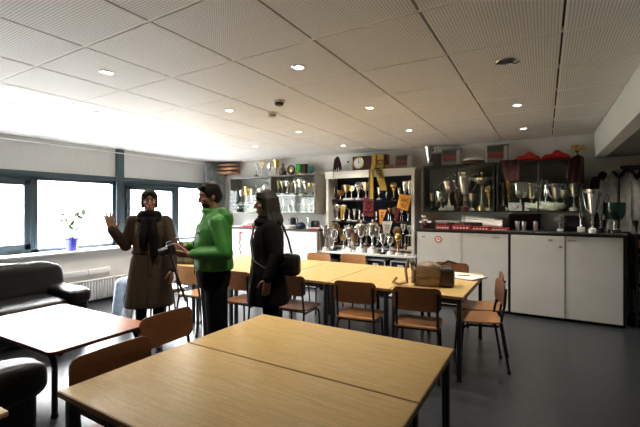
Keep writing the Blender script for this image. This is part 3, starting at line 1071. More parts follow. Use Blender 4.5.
for u, mm, h, r, nm, lab, cat in ((299.3, 'green', 0.225, 0.075, 'beaker', 'bright green beaker on top of the left cabinet', 'beaker'),
                                  (305.0, 'brown', 0.215, 0.058, 'tankard', 'brown tankard between the green and teal beakers', 'tankard'),
                                  (310.3, 'teal', 0.165, 0.055, 'mug', 'teal mug, rightmost on top of the left cabinet', 'mug')):
    x, _ = at(u, 175, 6.42)
    t = thing(nm, lab, cat, (x, 6.42, ZT))
    MB().lathe([(r * 0.9, 0), (r * 0.88, 0.02), (r, h), (r * 0.9, h), (r * 0.82, 0.02), (0, 0.02)], 24).build('body', M[mm], t)
    if nm != 'beaker':
        MB().tube([(r * 0.9, 0, h * 0.8), (r * 1.5, 0, h * 0.75), (r * 1.6, 0, h * 0.45), (r * 0.95, 0, h * 0.25)], 0.009, 8).build('handle', M[mm], t)
    else:
        MB().lathe([(r * 0.95, 0.0), (r * 0.98, 0.0), (r * 0.99, 0.05), (r * 0.96, 0.05)], 24).build('band', M['gold'], t)


def base_cabinet(name, label, x0, x1, doors, z1, mat, frame=True, swap=False):
    t = thing(name, label, 'cabinet', (x0, 5.95, 0))
    w, d = x1 - x0, BACK - 5.95
    c = MB()
    c.box((w / 2, d / 2 + 0.02, z1 / 2 + 0.02), (w, d - 0.045, z1 - 0.04))
    c.build('carcass', M['frameblk'] if frame else M['beige'], t)
    MB().box((w / 2, d / 2 + 0.03, 0.02), (w - 0.02, d - 0.08, 0.04)).build('plinth', M['black'], t)
    out = []
    for k, (a, b) in enumerate(doors):
        dy = -0.0 if (k % 2 == 0) else 0.012
        dd = MB().box(((a + b) / 2 - x0, dy, (0.045 + z1 - 0.022) / 2), (b - a, 0.016, z1 - 0.022 - 0.045), bev=0.002, seg=1).build('door', mat, t)
        out.append((dd, a - x0, b - x0, dy))
    return t, out


def lock(d, x, y, z, r=0.012):
    MB().lathe([(r, 0), (r, -0.012), (r * 0.7, -0.016), (0, -0.016)], 14, (x, y, z), Matrix.Rotation(-PI / 2, 4, 'X').inverted()).build('lock', M['black'], d)


# left base cabinet and worktop
t, dl = base_cabinet('base_cabinet', 'white low cabinet under the left trophy cabinet', -5.92, -3.56,
                     [(-5.90, -5.17), (-5.155, -4.37), (-4.33, -3.585)], 1.075, M['doorbright'], False)
MB().box((-4.35 + 5.92, -0.004, 0.55), (0.022, 0.02, 1.03)).build('door_rail', M['frameblk'], t)
for (d, a, b, dy) in dl[1:]:
    lock(d, a + 0.06, dy - 0.008, 0.62, 0.009)
# red printed poster on a door: corner bars and a short illegible line
x, z = at(247, 244, 5.93)
p = thing('poster', 'white poster with red lettering taped to the left base cabinet', 'poster', (x, 5.93, z))
MB().box((0, 0.003, 0), (0.48, 0.004, 0.52)).build('sheet', M['paper'], p)
b = MB()
b.box((-0.19, -0.001, 0.15), (0.055, 0.004, 0.20)).box((-0.165, -0.001, 0.23), (0.10, 0.004, 0.05))
b.box((0.17, -0.001, 0.22), (0.10, 0.004, 0.06)).box((0.20, -0.001, 0.16), (0.05, 0.004, 0.12))
b.build('corner_bracket', M['redbox'], p)
b = MB()
rng = random.Random(5)
for k in range(9):
    xx = -0.125 + 0.034 * k
    b.box((xx, -0.001, 0.025), (0.010, 0.003, 0.075)).box((xx + 0.008, -0.001, 0.025 + rng.choice((-0.03, 0, 0.03))), (0.022, 0.003, 0.013))
b.build('lettering', M['redbox'], p)
MB().tube([(-0.20, -0.001, 0.05), (-0.185, -0.001, -0.05), (-0.20, -0.001, -0.12), (-0.16, -0.001, -0.22)], 0.014, 6).build('drawing', M['brown'], p)

t = tag(MB().box((-4.74, 6.27, 1.0875), (2.38, 0.66, 0.024), bev=0.003, seg=1).build('worktop', M['frameblk']), 'dark worktop over the left white base cabinet', 'worktop')
ZL = 1.0995


def simple(name, label, cat, u, Y, z, parts, rz=0.0, group=None):
    x, _ = at(u, 220, Y)
    t = thing(name, label, cat, (x, Y, z), rz, group)
    for nm, mb, mat in parts:
        mb.build(nm, M[mat], t)
    return t


for u, Y, z, rz, s, lab in ((249, 6.14, 0, 0.2, (0.22, 0.14, 0.05), 'red card box, lower one of the stack on the left worktop'),
                            (252, 6.15, 0.05, -0.15, (0.17, 0.12, 0.05), 'red card box, upper one of the stack on the left worktop'),
                            (256.5, 6.35, 0, 0.1, (0.12, 0.12, 0.11), 'red card box behind the small stack on the left worktop')):
    simple('card_box', lab, 'box', u, Y, ZL + z, [('box', MB().box((0, 0, s[2] / 2), s, bev=0.004), 'redbox'), ('lid', MB().box((0, 0, s[2] - 0.006), (s[0] + 0.004, s[1] + 0.004, 0.011)), 'paper')], rz)
simple('paper_stack', 'loose stack of white papers at the left end of the left worktop', 'papers', 239.5, 6.15, ZL,
       [('sheet', MB().box((0, 0, 0.006 * k + 0.003), (0.21, 0.297, 0.005), rot=(0, 0, 0.12 * k)), 'paper') for k in range(4)])
simple('kettle', 'black electric kettle on the left worktop behind the woman in black', 'kettle', 292.5, 6.30, ZL,
       [('body', MB().lathe([(0.085, 0), (0.09, 0.02), (0.07, 0.17), (0.055, 0.20), (0.02, 0.215), (0.0, 0.215)], 24), 'black'),
        ('handle', MB().tube([(0.06, 0, 0.19), (0.12, 0, 0.20), (0.13, 0, 0.10), (0.085, 0, 0.05)], 0.012, 8), 'black'),
        ('spout', MB().tube([(-0.06, 0, 0.13), (-0.10, 0, 0.17)], [0.022, 0.012], 8), 'black')])
simple('storage_tin', 'pale grey tin in front of the kettle on the left worktop', 'tin', 291.5, 6.08, ZL,
       [('tin', MB().lathe([(0.12, 0), (0.12, 0.055), (0.0, 0.055)], 24), 'scuffgrey'), ('lid', MB().lathe([(0.124, 0.05), (0.124, 0.066), (0.0, 0.068)], 24), 'white')])
simple('helmet', 'small dark blue helmet on the left worktop', 'helmet', 301, 6.12, ZL,
       [('shell', MB().ell((0, 0, 0.055), (0.085, 0.10, 0.075)), 'navyball'), ('rim', MB().tube([(0.088 * math.cos(a * PI / 12), 0.103 * math.sin(a * PI / 12), 0.02) for a in range(24)], 0.008, 6, closed=True), 'black')])
x, _ = at(308, 229, 6.12)
trophy('figure', 'silver', 'marblew', x, 6.12, ZL, 0.24, 'white and silver figurine trophy alone on the left worktop', 'trophies on the left worktop')
for u, mm, lab in ((313.3, 'greendark', 'dark green jar on the left worktop'), (317, 'brown', 'brown jar at the right end of the left worktop')):
    simple('jar', lab, 'jar', u, 6.33, ZL, [('body', MB().lathe([(0.05, 0), (0.055, 0.02), (0.055, 0.12), (0.035, 0.14), (0.0, 0.14)], 20), mm), ('lid', MB().lathe([(0.04, 0.138), (0.04, 0.155), (0, 0.157)], 20), 'black')])
simple('card_box', 'flat pinkish box at the front right end of the left worktop', 'box', 315.5, 6.06, ZL,
       [('box', MB().box((0, 0, 0.016), (0.20, 0.10, 0.032), bev=0.003), 'redbox'), ('lid', MB().box((0, 0, 0.029), (0.204, 0.104, 0.012)), 'paper')], 0.1)

# ------------------------------------------------------------------ the tall white trophy shelf with the navy back
X0, X1, YS = -3.54, -1.86, 6.20
t = thing('trophy_shelf', 'white framed open trophy shelf with navy back in the middle of the wall', 'shelf unit', (X0, YS, 0))
w, d = X1 - X0, BACK - YS
ZLED = 0.72
for xx in (0.025, w - 0.025):
    MB().box((xx, d / 2, (ZLED + 2.17) / 2), (0.05, d - 0.01, 2.17 - ZLED)).build('side_panel', M['shelfw'], t)
MB().box((w / 2, d / 2 - 0.01, 2.16), (w + 0.06, d, 0.03), bev=0.004).build('top_board', M['shelfw'], t)
MB().box((w / 2, 0.0, 2.095), (w + 0.02, 0.03, 0.10), bev=0.004).build('fascia', M['shelfw'], t)
MB().box((w / 2, -0.01, 2.052), (w + 0.02, 0.035, 0.015), bev=0.003).build('moulding', M['shelfw'], t)
MB().box((w / 2, d - 0.02, 1.43), (w - 0.1, 0.02, 1.42)).build('back_panel', M['navy'], t)
Z1, Z2, ZM = 1.648, 1.252, 0.80
for z in (Z1, Z2):
    MB().box((w / 2, d / 2 + 0.06, z - 0.012), (w - 0.1, d - 0.14, 0.024)).build('shelf', M['navy'], t)
MB().box((w / 2, d / 2 + 0.07, ZM - 0.02), (w - 0.1, d - 0.16, 0.04)).build('step', M['shelfw'], t)
MB().box((w / 2, d / 2 - 0.11, ZLED - 0.018), (w + 0.16, d + 0.21, 0.036), bev=0.004).build('ledge', M['shelfw'], t)
for x in (-0.06, 0.80, w + 0.06):
    MB().box((x, d / 2 - 0.10, 0.342), (0.03, d + 0.17, 0.684)).build('upright', M['shelfw'], t)
MB().box((w / 2, d / 2 - 0.10, 0.05), (w + 0.1, d + 0.15, 0.03)).build('bottom_board', M['shelfw'], t)
MB().box((w / 2, d - 0.03, 0.35), (w + 0.1, 0.02, 0.66)).build('lower_back', M['blackm'], t)
for k, (xx, mm, lab) in enumerate(((0.13, 'black', 'black storage box at the left in the low part of the white trophy shelf'),
                                   (0.52, 'boxwood', 'wooden box in the low part of the white trophy shelf'),
                                   (1.03, 'darkred', 'dark red box left of its twin under the trophy ledge'),
                                   (1.47, 'darkred', 'dark red box at the right end under the trophy ledge'))):
    b = thing('storage_box', lab, 'box', (X0 + xx, YS + 0.02, 0.065))
    MB().box((0, 0.05, 0.25), (0.32, 0.30, 0.50), bev=0.006).build('box', M[mm], b)
    if mm == 'darkred':
        r = MB().box((0, -0.105, 0.54), (0.34, 0.02, 0.022)).box((0, -0.105, 0.46), (0.10, 0.012, 0.05))
        for s in (-1, 1):
            r.box((s * 0.165, -0.105, 0.49), (0.016, 0.02, 0.1))
        r.box((0, 0.05, 0.54), (0.34, 0.30, 0.02))
        r.build('lid', M['shelfw'], b)

G = 'trophies on the white trophy shelf'
row([(334.5, 187, 199.8, 'flute', 'pewter', 'marbleb'), (340.5, 190, 199.8, 'bowl', 'bronze', 'maroon'), (346, 184.5, 199.8, 'open', 'silver', 'marblew'),
     (351.5, 185, 199.8, 'disc', 'gold', 'marblew'), (358.5, 180.5, 199, 'ball', 'silver', 'marblew'), (366, 181.5, 199, 'open', 'silver', 'marblew'),
     (379.3, 187, 199.6, 'flute', 'silver', 'marblew'), (386.5, 191, 199.6, 'figure', 'pewter', 'marbleb'), (394, 182, 199.6, 'ball', 'gold', 'marbleb'),
     (399.3, 188, 199.6, 'flute', 'pewter', 'marbleb'), (405, 181.5, 199.6, 'flute', 'silver', 'marblew'), (410, 181, 199.6, 'flute', 'silver', 'marbleb')],
    6.42, Z1, 'on the top navy shelf', G, 1.3)
row([(332, 210, 221, 'open', 'pewter', 'marbleb'), (337.5, 202.5, 221, 'ball', 'silver', 'marblew'), (344, 203, 221, 'ball', 'silver', 'marbleb'), (349.3, 208, 221, 'figure', 'silver', 'marblew'),
     (354.5, 208.5, 221, 'flute', 'silver', 'marblew'), (359.5, 209, 221.5, 'figure', 'silver', 'maroon'), (363.5, 212, 221.5, 'cup', 'silver', 'maroon'),
     (376.5, 211, 222, 'figure', 'pewter', 'marbleb'), (389.5, 208, 222, 'tower', 'gold', 'marbleb'), (395.5, 206, 222, 'cup', 'bronze', 'marbleb'),
     (401.5, 210, 222, 'tower', 'silver', 'maroon'), (408, 212, 222, 'figure', 'silver', 'marbleb')],
    6.42, Z2, 'on the middle navy shelf', G, 1.25)
row([(335.5, 224, 247, 'disc', 'gold', 'marbleb'), (341, 230, 247, 'flute', 'bronze', 'marbleb'), (346.5, 227, 247, 'tower', 'silver', 'marbleb'), (352, 226, 247, 'figure', 'silver', 'marblew'),
     (357.5, 228, 247, 'cup', 'pewter', 'marbleb'), (366.5, 225, 247, 'cup', 'silver', 'maroon'), (377.5, 227, 247.5, 'open', 'silver', 'marbleb'), (388, 231, 248, 'flute', 'pewter', 'marbleb'),
     (397, 226, 248, 'ball', 'bronze', 'maroon'), (403.2, 223, 248, 'tower', 'silver', 'marbleb'), (409.5, 224, 248, 'tower', 'pewter', 'marblew')],
    6.36, ZM, 'on the white step behind the front row', G, 1.1)
row([(325.5, 227, 252.3, 'open', 'silver', 'marblew'), (333.5, 227.5, 252.4, 'cup', 'silver', 'marbleb'), (343.5, 234, 251.8, 'disc', 'gold', 'marblew'), (349, 225.5, 253, 'cup', 'silver', 'marblew'),
     (354.2, 233, 252.4, 'open', 'bronze', 'marblew'), (361, 221, 253.4, 'cup', 'silver', 'marblew'), (372.5, 219.5, 253.6, 'cup', 'silver', 'marblew'), (382.8, 233, 253.6, 'open', 'silver', 'marbleb'),
     (390, 233.5, 254, 'cup', 'silver', 'marblew'), (398, 232, 254.4, 'ball', 'gold', 'marblew'), (406, 244, 255, 'open', 'gold', 'marblew')],
    6.08, ZLED, 'in the front row on the white ledge', G, 0.92)


def cloth(name, label, cat, pts, Y, mat, thick=0.006, wave=0.006, rows=8, cols=6, extra=None, group=None):
    """a small hanging cloth: pts = four measured corners tl, tr, br, bl on the plane Y"""
    P = [V((at(u, v, Y)[0], Y, at(u, v, Y)[1])) for u, v in pts]
    org = V((P[0].x, Y, P[0].z))
    A, B = [], []
    for i in range(rows + 1):
        fv = i / rows
        l, r = P[0].lerp(P[3], fv), P[1].lerp(P[2], fv)
        ra, rb = [], []
        for j in range(cols + 1):
            p = l.lerp(r, j / cols) - org
            p.y += wave * math.sin(j * 1.7 + i * 0.5)
            ra.append(p + V((0, -thick / 2, 0)))
            rb.append(p + V((0, thick / 2, 0)))
        A.append(ra)
        B.append(rb)
    m = MB()
    ga, gb = m.grid(A), m.grid(B)

    def rim(l):
        return l[0][:-1] + [q[-1] for q in l[:-1]] + list(reversed(l[-1]))[:-1] + [q[0] for q in reversed(l)][:-1]
    a, b = rim(ga), rim(gb)
    for i in range(len(a)):
        k = (i + 1) % len(a)
        m.bm.faces.new((a[i], a[k], b[k], b[i]))
    t = thing(name, label, cat, org, 0, group)
    m.build('cloth', M[mat], t, sharp=60)
    return t, [p - org for p in P]


def motif(t, P, mat, strokes, name='print', r=0.006):
    """strokes in the cloth's own 0..1 coordinates"""
    m = MB()
    for s in strokes:
        pts = []
        for a, b in s:
            p = P[0].lerp(P[3], b).lerp(P[1].lerp(P[2], b), a)
            pts.append(V((p.x, -0.006, p.z)))
        m.tube(pts, r, 5)
    m.build(name, M[mat], t)


YC = 6.225
t, P = cloth('pennant', 'yellow triangular pennant on the middle navy shelf', 'pennant', [(340.3, 206), (346, 206), (342, 220), (340.8, 220)], YC, 'yellow')
motif(t, P, 'black', [[(0.2, 0.2), (0.6, 0.3), (0.3, 0.5)]])
t, P = cloth('banner', 'dark crimson banner hanging below the yellow scarf', 'banner', [(363, 197.5), (374, 197.5), (374.3, 217), (363.4, 215.5)], YC, 'crimson')
motif(t, P, 'darkred', [[(0.1, 0.2), (0.9, 0.2)], [(0.2, 0.4), (0.5, 0.3), (0.8, 0.45), (0.5, 0.6), (0.2, 0.45)], [(0.1, 0.75), (0.9, 0.75)]], r=0.01)
t, P = cloth('pennant', 'tan orange triangular pennant right of the crimson banner', 'pennant', [(378.8, 209.8), (386.8, 209.8), (381.5, 224.5), (380.0, 224.5)], YC, 'orange')
motif(t, P, 'brown', [[(0.2, 0.2), (0.75, 0.15)], [(0.3, 0.4), (0.6, 0.35), (0.5, 0.55)]])
t, P = cloth('pennant', 'bright orange square pennant with sketched emblem, right side of the shelf', 'pennant', [(399.7, 193.8), (411.8, 195.5), (407.5, 211.3), (396.8, 207.5)], 6.19, 'orange')
motif(t, P, 'bagdark', [[(0.15, 0.25), (0.5, 0.45), (0.85, 0.2)], [(0.2, 0.5), (0.5, 0.3), (0.85, 0.5)], [(0.25, 0.68), (0.8, 0.7)], [(0.35, 0.82), (0.75, 0.84)]], r=0.005)
t, P = cloth('pennant', 'white and pale blue pennant above the front row of cups', 'pennant', [(381.8, 221.3), (392.5, 221.3), (389.5, 233.5), (383.5, 232.5)], YC, 'paper')
motif(t, P, 'scuffgrey', [[(0.2, 0.3), (0.8, 0.3)], [(0.3, 0.5), (0.5, 0.45), (0.7, 0.5), (0.5, 0.7), (0.3, 0.5)]], r=0.007)
t, P = cloth('pennant', 'dark red pennant beside the bronze cup on the navy shelf', 'pennant', [(394.2, 209), (399.3, 209), (397.5, 222), (395.0, 222)], YC, 'crimson')

# things on top of the trophy shelf
ZS = 2.175
t = thing('mantel_clock', 'dark red wooden clock with round white dial on the trophy shelf', 'clock', (at(370.5, 168, 6.36)[0], 6.36, ZS))
xa, xb = at(353.3, 168, 6.30)[0], at(388, 168, 6.30)[0]
wc = xb - xa
hc = 0.265
MB().box((0, 0, hc / 2), (wc, 0.12, hc), bev=0.012).build('case', M['clockwood'], t)
MB().box((0, -0.058, hc / 2), (wc - 0.05, 0.012, hc - 0.05), bev=0.004).build('front_panel', M['darkred'], t)
xd = at(358.8, 160, 6.30)[0] - t.location.x
rot = Matrix.Rotation(PI / 2, 4, 'X')
MB().lathe([(0.0, 0.0), (0.095, 0.0), (0.095, 0.012), (0.0, 0.014)], 32, (xd, -0.062, hc / 2 + 0.01), rot).build('dial', M['white'], t)
MB().tube([(xd + 0.10 * math.cos(a * PI / 16), -0.068, hc / 2 + 0.01 + 0.10 * math.sin(a * PI / 16)) for a in range(32)], 0.012, 8, closed=True).build('rim', M['gold'], t)
mk = MB()
for k in range(12):
    a = PI / 6 * k
    mk.box((xd + 0.078 * math.sin(a), -0.077, hc / 2 + 0.01 + 0.078 * math.cos(a)), (0.007, 0.003, 0.018), rot=(0, a, 0))
mk.build('hour_marks', M['black'], t)
for ang, L in ((0.05, 0.06), (1.65, 0.045)):
    MB().box((xd + L / 2 * math.sin(ang), -0.079, hc / 2 + 0.01 + L / 2 * math.cos(ang)), (0.009, 0.003, L), rot=(0, ang, 0)).build('hand', M['black'], t)

sx_, _ = at(376, 160, 6.24)
t = thing('football_scarf', 'yellow and black knitted scarf draped over the clock and shelf edge', 'scarf', (sx_, 6.24, ZS))


def tail(ua, ub, vb, ub2, ub3):
    """strip from the clock's top, over the shelf edge and down the front"""
    pa, pb = [], []
    zt = ZS + hc + 0.006
    ya = 6.36 - 6.24
    seq = [(ya + 0.03, zt + 0.004), (ya - 0.062, zt + 0.004), (ya - 0.088, zt - 0.02), (ya - 0.092, ZS + 0.10), (-0.02, ZS + 0.02), (-0.085, ZS + 0.008), (-0.105, ZS - 0.03)]
    zb = at(ub2, vb, 6.135)[1]
    n = 8
    for k in range(1, n + 1):
        seq.append((-0.105 + 0.006 * math.sin(k * 1.3), ZS - 0.03 + (zb - ZS + 0.03) * k / n))
    xa_, xb_ = at(ua, 165, 6.2)[0] - sx_, at(ub, 165, 6.2)[0] - sx_
    xc_, xd_ = at(ub2, vb, 6.135)[0] - sx_, at(ub3, vb, 6.135)[0] - sx_
    A, B = [], []
    for i, (y, z) in enumerate(seq):
        f = max(0, (i - 4)) / (len(seq) - 5)
        l, r = xa_ + (xc_ - xa_) * f, xb_ + (xd_ - xb_) * f
        ra, rb = [], []
        for j in range(7):
            x = l + (r - l) * j / 6
            off = 0.007 * math.sin(j * 1.9 + i * 0.4)
            ra.append(V((x, y + off, z - ZS)))
            nx = V((0, 0.012, 0)) if i > 2 else V((0, 0.004, -0.012)) if i else V((0, 0, -0.012))
            rb.append(V((x, y + off, z - ZS)) + nx)
        A.append(ra)
        B.append(rb)
    m = MB()
    ga, gb = m.grid(A), m.grid(B)

    def rim(l):
        return l[0][:-1] + [q[-1] for q in l[:-1]] + list(reversed(l[-1]))[:-1] + [q[0] for q in reversed(l)][:-1]
    a, b = rim(ga), rim(gb)
    for i in range(len(a)):
        k = (i + 1) % len(a)
        m.bm.faces.new((a[i], a[k], b[k], b[i]))
    return m, A


m, A = tail(370, 374.5, 199, 368.8, 373.2)
m.build('tail', M['yellow'], t, sharp=70)
fr = MB()
for j in range(7):
    p = A[-1][j]
    fr.tube([p, p + V((0.004, -0.002, -0.04))], 0.004, 5)
fr.build('fringe', M['black'], t)
st_ = MB()
st_.tube([A[i][1] + V((0, -0.006, 0)) for i in range(4, len(A))], 0.006, 5)
st_.build('stripe', M['black'], t)
m, A = tail(375.3, 382.5, 190.5, 380.3, 387)
m.build('tail', M['yellow'], t, sharp=70)
fr = MB()
for j in range(7):
    p = A[-1][j]
    fr.tube([p, p + V((0.003, -0.002, -0.04))], 0.004, 5)
fr.build('fringe', M['black'], t)
gl = MB()


def gpt(i, j):
    i0 = int(i)
    a, b = A[i0], A[min(i0 + 1, len(A) - 1)]
    j0 = min(int(j), 5)
    p = a[j0].lerp(a[j0 + 1], j - j0).lerp(b[j0].lerp(b[j0 + 1], j - j0), i - i0)
    return p + V((0, -0.010, 0))


for gi, strokes in ((2.6, [[(0, 1), (0.0, 5), (0.5, 5), (0.5, 1), (0.0, 1)]]), (4.0, [[(0, 1), (1.2, 1), (1.2, 4), (0, 4), (0.6, 4), (0.6, 1)]]), (6.0, [[(0, 1), (0, 5), (0.5, 3), (1.0, 5), (1.0, 1)]]), (7.8, [[(0, 2), (0, 5), (1.1, 5), (1.1, 2), (0.6, 3.4)]])):
    for s in strokes:
        gl.tube([gpt(gi + a, b) for a, b in s], 0.010, 5)
gl.build('lettering', M['black'], t)

simple('wooden_box', 'small orange-brown wooden box between the scarf and framed photograph', 'box', 390, 6.34, ZS,
       [('box', MB().box((0, 0, 0.032), (0.15, 0.14, 0.064), bev=0.004), 'boxwood'), ('lid', MB().box((0, 0, 0.07), (0.155, 0.145, 0.014), bev=0.003), 'boxwood')])
simple('small_bottle', 'small white bottle with dark cap left of the clock', 'bottle', 348, 6.36, ZS,
       [('body', MB().lathe([(0.03, 0), (0.032, 0.01), (0.032, 0.12), (0.014, 0.15), (0.014, 0.17), (0, 0.17)], 18), 'white'), ('cap', MB().lathe([(0.017, 0.165), (0.017, 0.20), (0, 0.20)], 14), 'black')])
t = thing('pennant_bundle', 'bundle of dark red pennants on a stand, left end of the shelf top', 'pennants', (at(337.5, 170, 6.30)[0], 6.30, ZS))
MB().lathe([(0.07, 0), (0.07, 0.015), (0.01, 0.02), (0.008, 0.30), (0, 0.30)], 16).build('stand', M['black'], t)
for k in range(5):
    a = k * 1.25
    dx, dy = 0.05 * math.cos(a), 0.04 * math.sin(a)
    MB().loft([[(0.25 * dx - 0.004, dy * 0.3 - 0.03, 0.28), (0.25 * dx + 0.004, dy * 0.3 - 0.03, 0.28), (0.25 * dx + 0.004, dy * 0.3 + 0.03, 0.28), (0.25 * dx - 0.004, dy * 0.3 + 0.03, 0.28)],
               [(dx - 0.015, dy - 0.035, 0.15), (dx + 0.015, dy - 0.035, 0.15), (dx + 0.015, dy + 0.035, 0.15), (dx - 0.015, dy + 0.035, 0.15)],
               [(1.6 * dx - 0.004, dy * 1.2 - 0.01, 0.03), (1.6 * dx + 0.004, dy * 1.2 - 0.01, 0.03), (1.6 * dx + 0.004, dy * 1.2 + 0.01, 0.03), (1.6 * dx - 0.004, dy * 1.2 + 0.01, 0.03)]]).build('pennant', M['darkred'], t)
MB().tube([(-0.01, -0.01, 0.28), (-0.02, -0.09, 0.22), (-0.012, -0.145, 0.02), (-0.006, -0.15, -0.11)], 0.006, 6).build('cord', M['crimson'], t)
MB().ell((-0.006, -0.15, -0.135), (0.014, 0.014, 0.025), None, 10, 6).build('tassel', M['white'], t)


def team_photo_mat():
    m, nt, b = new_mat('team_photo')
    b.inputs['Roughness'].default_value = 0.35
    tc = nt.nodes.new('ShaderNodeTexCoord')
    sep = nt.nodes.new('ShaderNodeSeparateXYZ')
    nt.links.new(tc.outputs['Generated'], sep.inputs[0])
    r = nt.nodes.new('ShaderNodeValToRGB')
    r.color_ramp.interpolation = 'CONSTANT'
    e = r.color_ramp.elements
    e[0].position, e[0].color = 0.0, (0.20, 0.21, 0.19, 1)
    e[1].position, e[1].color = 0.34, (0.03, 0.03, 0.03, 1)
    for pos, c in ((0.42, (0.33, 0.025, 0.03, 1)), (0.62, (0.16, 0.10, 0.08, 1)), (0.72, (0.045, 0.05, 0.045, 1))):
        x = e.new(pos)
        x.color = c
    n = nt.nodes.new('ShaderNodeTexVoronoi')
    n.inputs['Scale'].default_value = 13
    nt.links.new(tc.outputs['Generated'], n.inputs['Vector'])
    a = nt.nodes.new('ShaderNodeMath')
    a.operation = 'MULTIPLY_ADD'
    a.inputs[1].default_value = 0.30
    nt.links.new(n.outputs['Distance'], a.inputs[0])
    nt.links.new(sep.outputs['Z'], a.inputs[2])
    s = nt.nodes.new('ShaderNodeMath')
    s.operation = 'SUBTRACT'
    s.inputs[1].default_value = 0.08
    nt.links.new(a.outputs[0], s.inputs[0])
    nt.links.new(s.outputs[0], r.inputs['Fac'])
    nt.links.new(r.outputs['Color'], b.inputs['Base Color'])
    return m


M['team'] = team_photo_mat()


def photo(label, ua, ub, vt, vb, Y, zb, framem, strip=None):
    xa, xb = at(ua, vb, Y)[0], at(ub, vb, Y)[0]
    h = at((ua + ub) / 2, vt, Y)[1] - at((ua + ub) / 2, vb, Y)[1]
    w = xb - xa
    t = thing('framed_photo', label, 'picture', ((xa + xb) / 2, Y, zb))
    t.rotation_euler = (R_(-6), 0, 0)
    f = MB()
    fw = 0.014
    for (a, b, c, d) in ((-w / 2, -w / 2 + fw, 0, h), (w / 2 - fw, w / 2, 0, h), (-w / 2, w / 2, 0, fw), (-w / 2, w / 2, h - fw, h)):
        f.box(((a + b) / 2, 0, (c + d) / 2), (b - a, 0.02, d - c))
    f.box((0, 0.008, h / 2), (w, 0.006, h))
    f.build('frame', M[framem], t)
    MB().box((0, 0.0, h / 2), (w - 2 * fw, 0.006, h - 2 * fw)).build('print', M['team'], t)
    if strip:
        MB().box((w / 2 - 0.045, -0.004, h / 2), (0.05, 0.003, h - 0.05)).build('caption_strip', M['scuffgrey'], t)
    return t


photo('framed team photograph at the right end of the white trophy shelf', 395, 411.2, 152.5, 167, 6.40, ZS, 'scuffgrey', True)

# ------------------------------------------------------------------ right wall cabinets
RZ0, RZ1 = 1.438, 2.185
for (x0, x1, lab) in ((-1.725, -0.655, 'black-framed glass trophy cabinet, left one above the long white base cabinets'),
                      (-0.625, 0.455, 'black-framed glass trophy cabinet with dark red cloths, right one')):
    t, w_, d_, h_ = case('display_cabinet', lab, 'cabinet', x0, x1, 6.24, BACK, RZ0, RZ1, M['frameblk'], M['casedark'])
    glass_door(t, 0.004, w_ / 2 + 0.01, 0.004, h_ - 0.004, M['frameblk'], 0.012)
    glass_door(t, w_ / 2 - 0.01, w_ - 0.004, 0.004, h_ - 0.004, M['frameblk'], 0.012, 0.012)
G = 'trophies in the right-hand glass cabinets'
ZC = RZ0 + 0.021
row([(431.5, 193, 210.3, 'open', 'pewter', 'marbleb'), (436.8, 186, 210.3, 'figure', 'pewter', 'marbleb'), (441.2, 191.5, 210.3, 'bowl', 'silver', 'marblew'), (449, 175.5, 210.3, 'cup', 'silver', 'marblew'),
     (457.5, 192, 210.3, 'ball', 'bronze', 'marbleb'), (465, 172.5, 210.3, 'urn', 'silver', 'maroon'), (471.7, 193, 210.3, 'open', 'silver', 'marblew'),
     (482, 168.5, 210.3, 'wings', 'silver', 'marbleb'), (489.3, 185, 210.3, 'ball', 'gold', 'marblew')],
    6.40, ZC, 'in the left black-framed cabinet', G, 1.05)
row([(503, 179, 210, 'figure', 'pewter', 'marbleb'), (508.8, 181, 210, 'flute', 'gold', 'marblew'), (520.5, 182, 210, 'bowl', 'pewter', 'marbleb'), (531.5, 176.5, 204, 'urn', 'silver', 'marbleb'),
     (539, 182, 206, 'flute', 'pewter', 'marbleb'), (546, 171.5, 204, 'figure', 'silver', 'marbleb'), (556.3, 176, 203, 'urn', 'silver', 'marblew'),
     (564, 184, 208, 'cup', 'pewter', 'marbleb'), (574, 182.5, 209.5, 'open', 'silver', 'marblew'), (580.5, 183, 209, 'figure', 'pewter', 'marbleb')],
    6.44, ZC, 'in the right black-framed cabinet', G, 0.95)
for ua, ub, lab, rz in ((508.5, 522, 'leaning printed card at the left inside the right black-framed cabinet', 0.25), (524, 529.5, 'small printed card with a red spot beside the leaning card', -0.2)):
    xa, xb = at(ua, 208, 6.30)[0], at(ub, 208, 6.30)[0]
    t = thing('printed_card', lab, 'card', ((xa + xb) / 2, 6.31, ZC), rz)
    MB().box((0, 0.02, 0.06), (xb - xa, 0.004, 0.13), rot=(R_(-20), 0, 0)).build('card', M['greyp'], t)
    MB().box(((xb - xa) * 0.2, 0.012, 0.05), (0.035, 0.004, 0.03), rot=(R_(-20), 0, 0)).build('red_mark', M['redbox'], t)
m = MB()
puff(m, (0, 0, 0.06), (0.44, 0.16, 0.14), 0.8, None, 0.035, 3.0, 48, 26, 11.0)
for v in m.bm.verts:
    v.co.z = max(v.co.z, 0.0)
t = tag(m.build('crumpled_cloth', M['palecloth']), 'crumpled pale cloth at the bottom of the right black-framed cabinet', 'cloth')
t.location = (at(546, 206, 6.32)[0], 6.33, ZC)
for pts, lab in (([(499.5, 160.5), (519.5, 159.5), (519.5, 180.5), (505.5, 181.5)], 'dark red cloth hanging at the left corner of the right cabinet'),
                 ([(565.5, 159.2), (584.0, 158.5), (583.6, 184), (566.5, 181)], 'dark red cloth hanging at the right corner of the right cabinet')):
    cloth('hanging_cloth', lab, 'cloth', pts, 6.205, 'darkred', 0.012, 0.012, 8, 10)

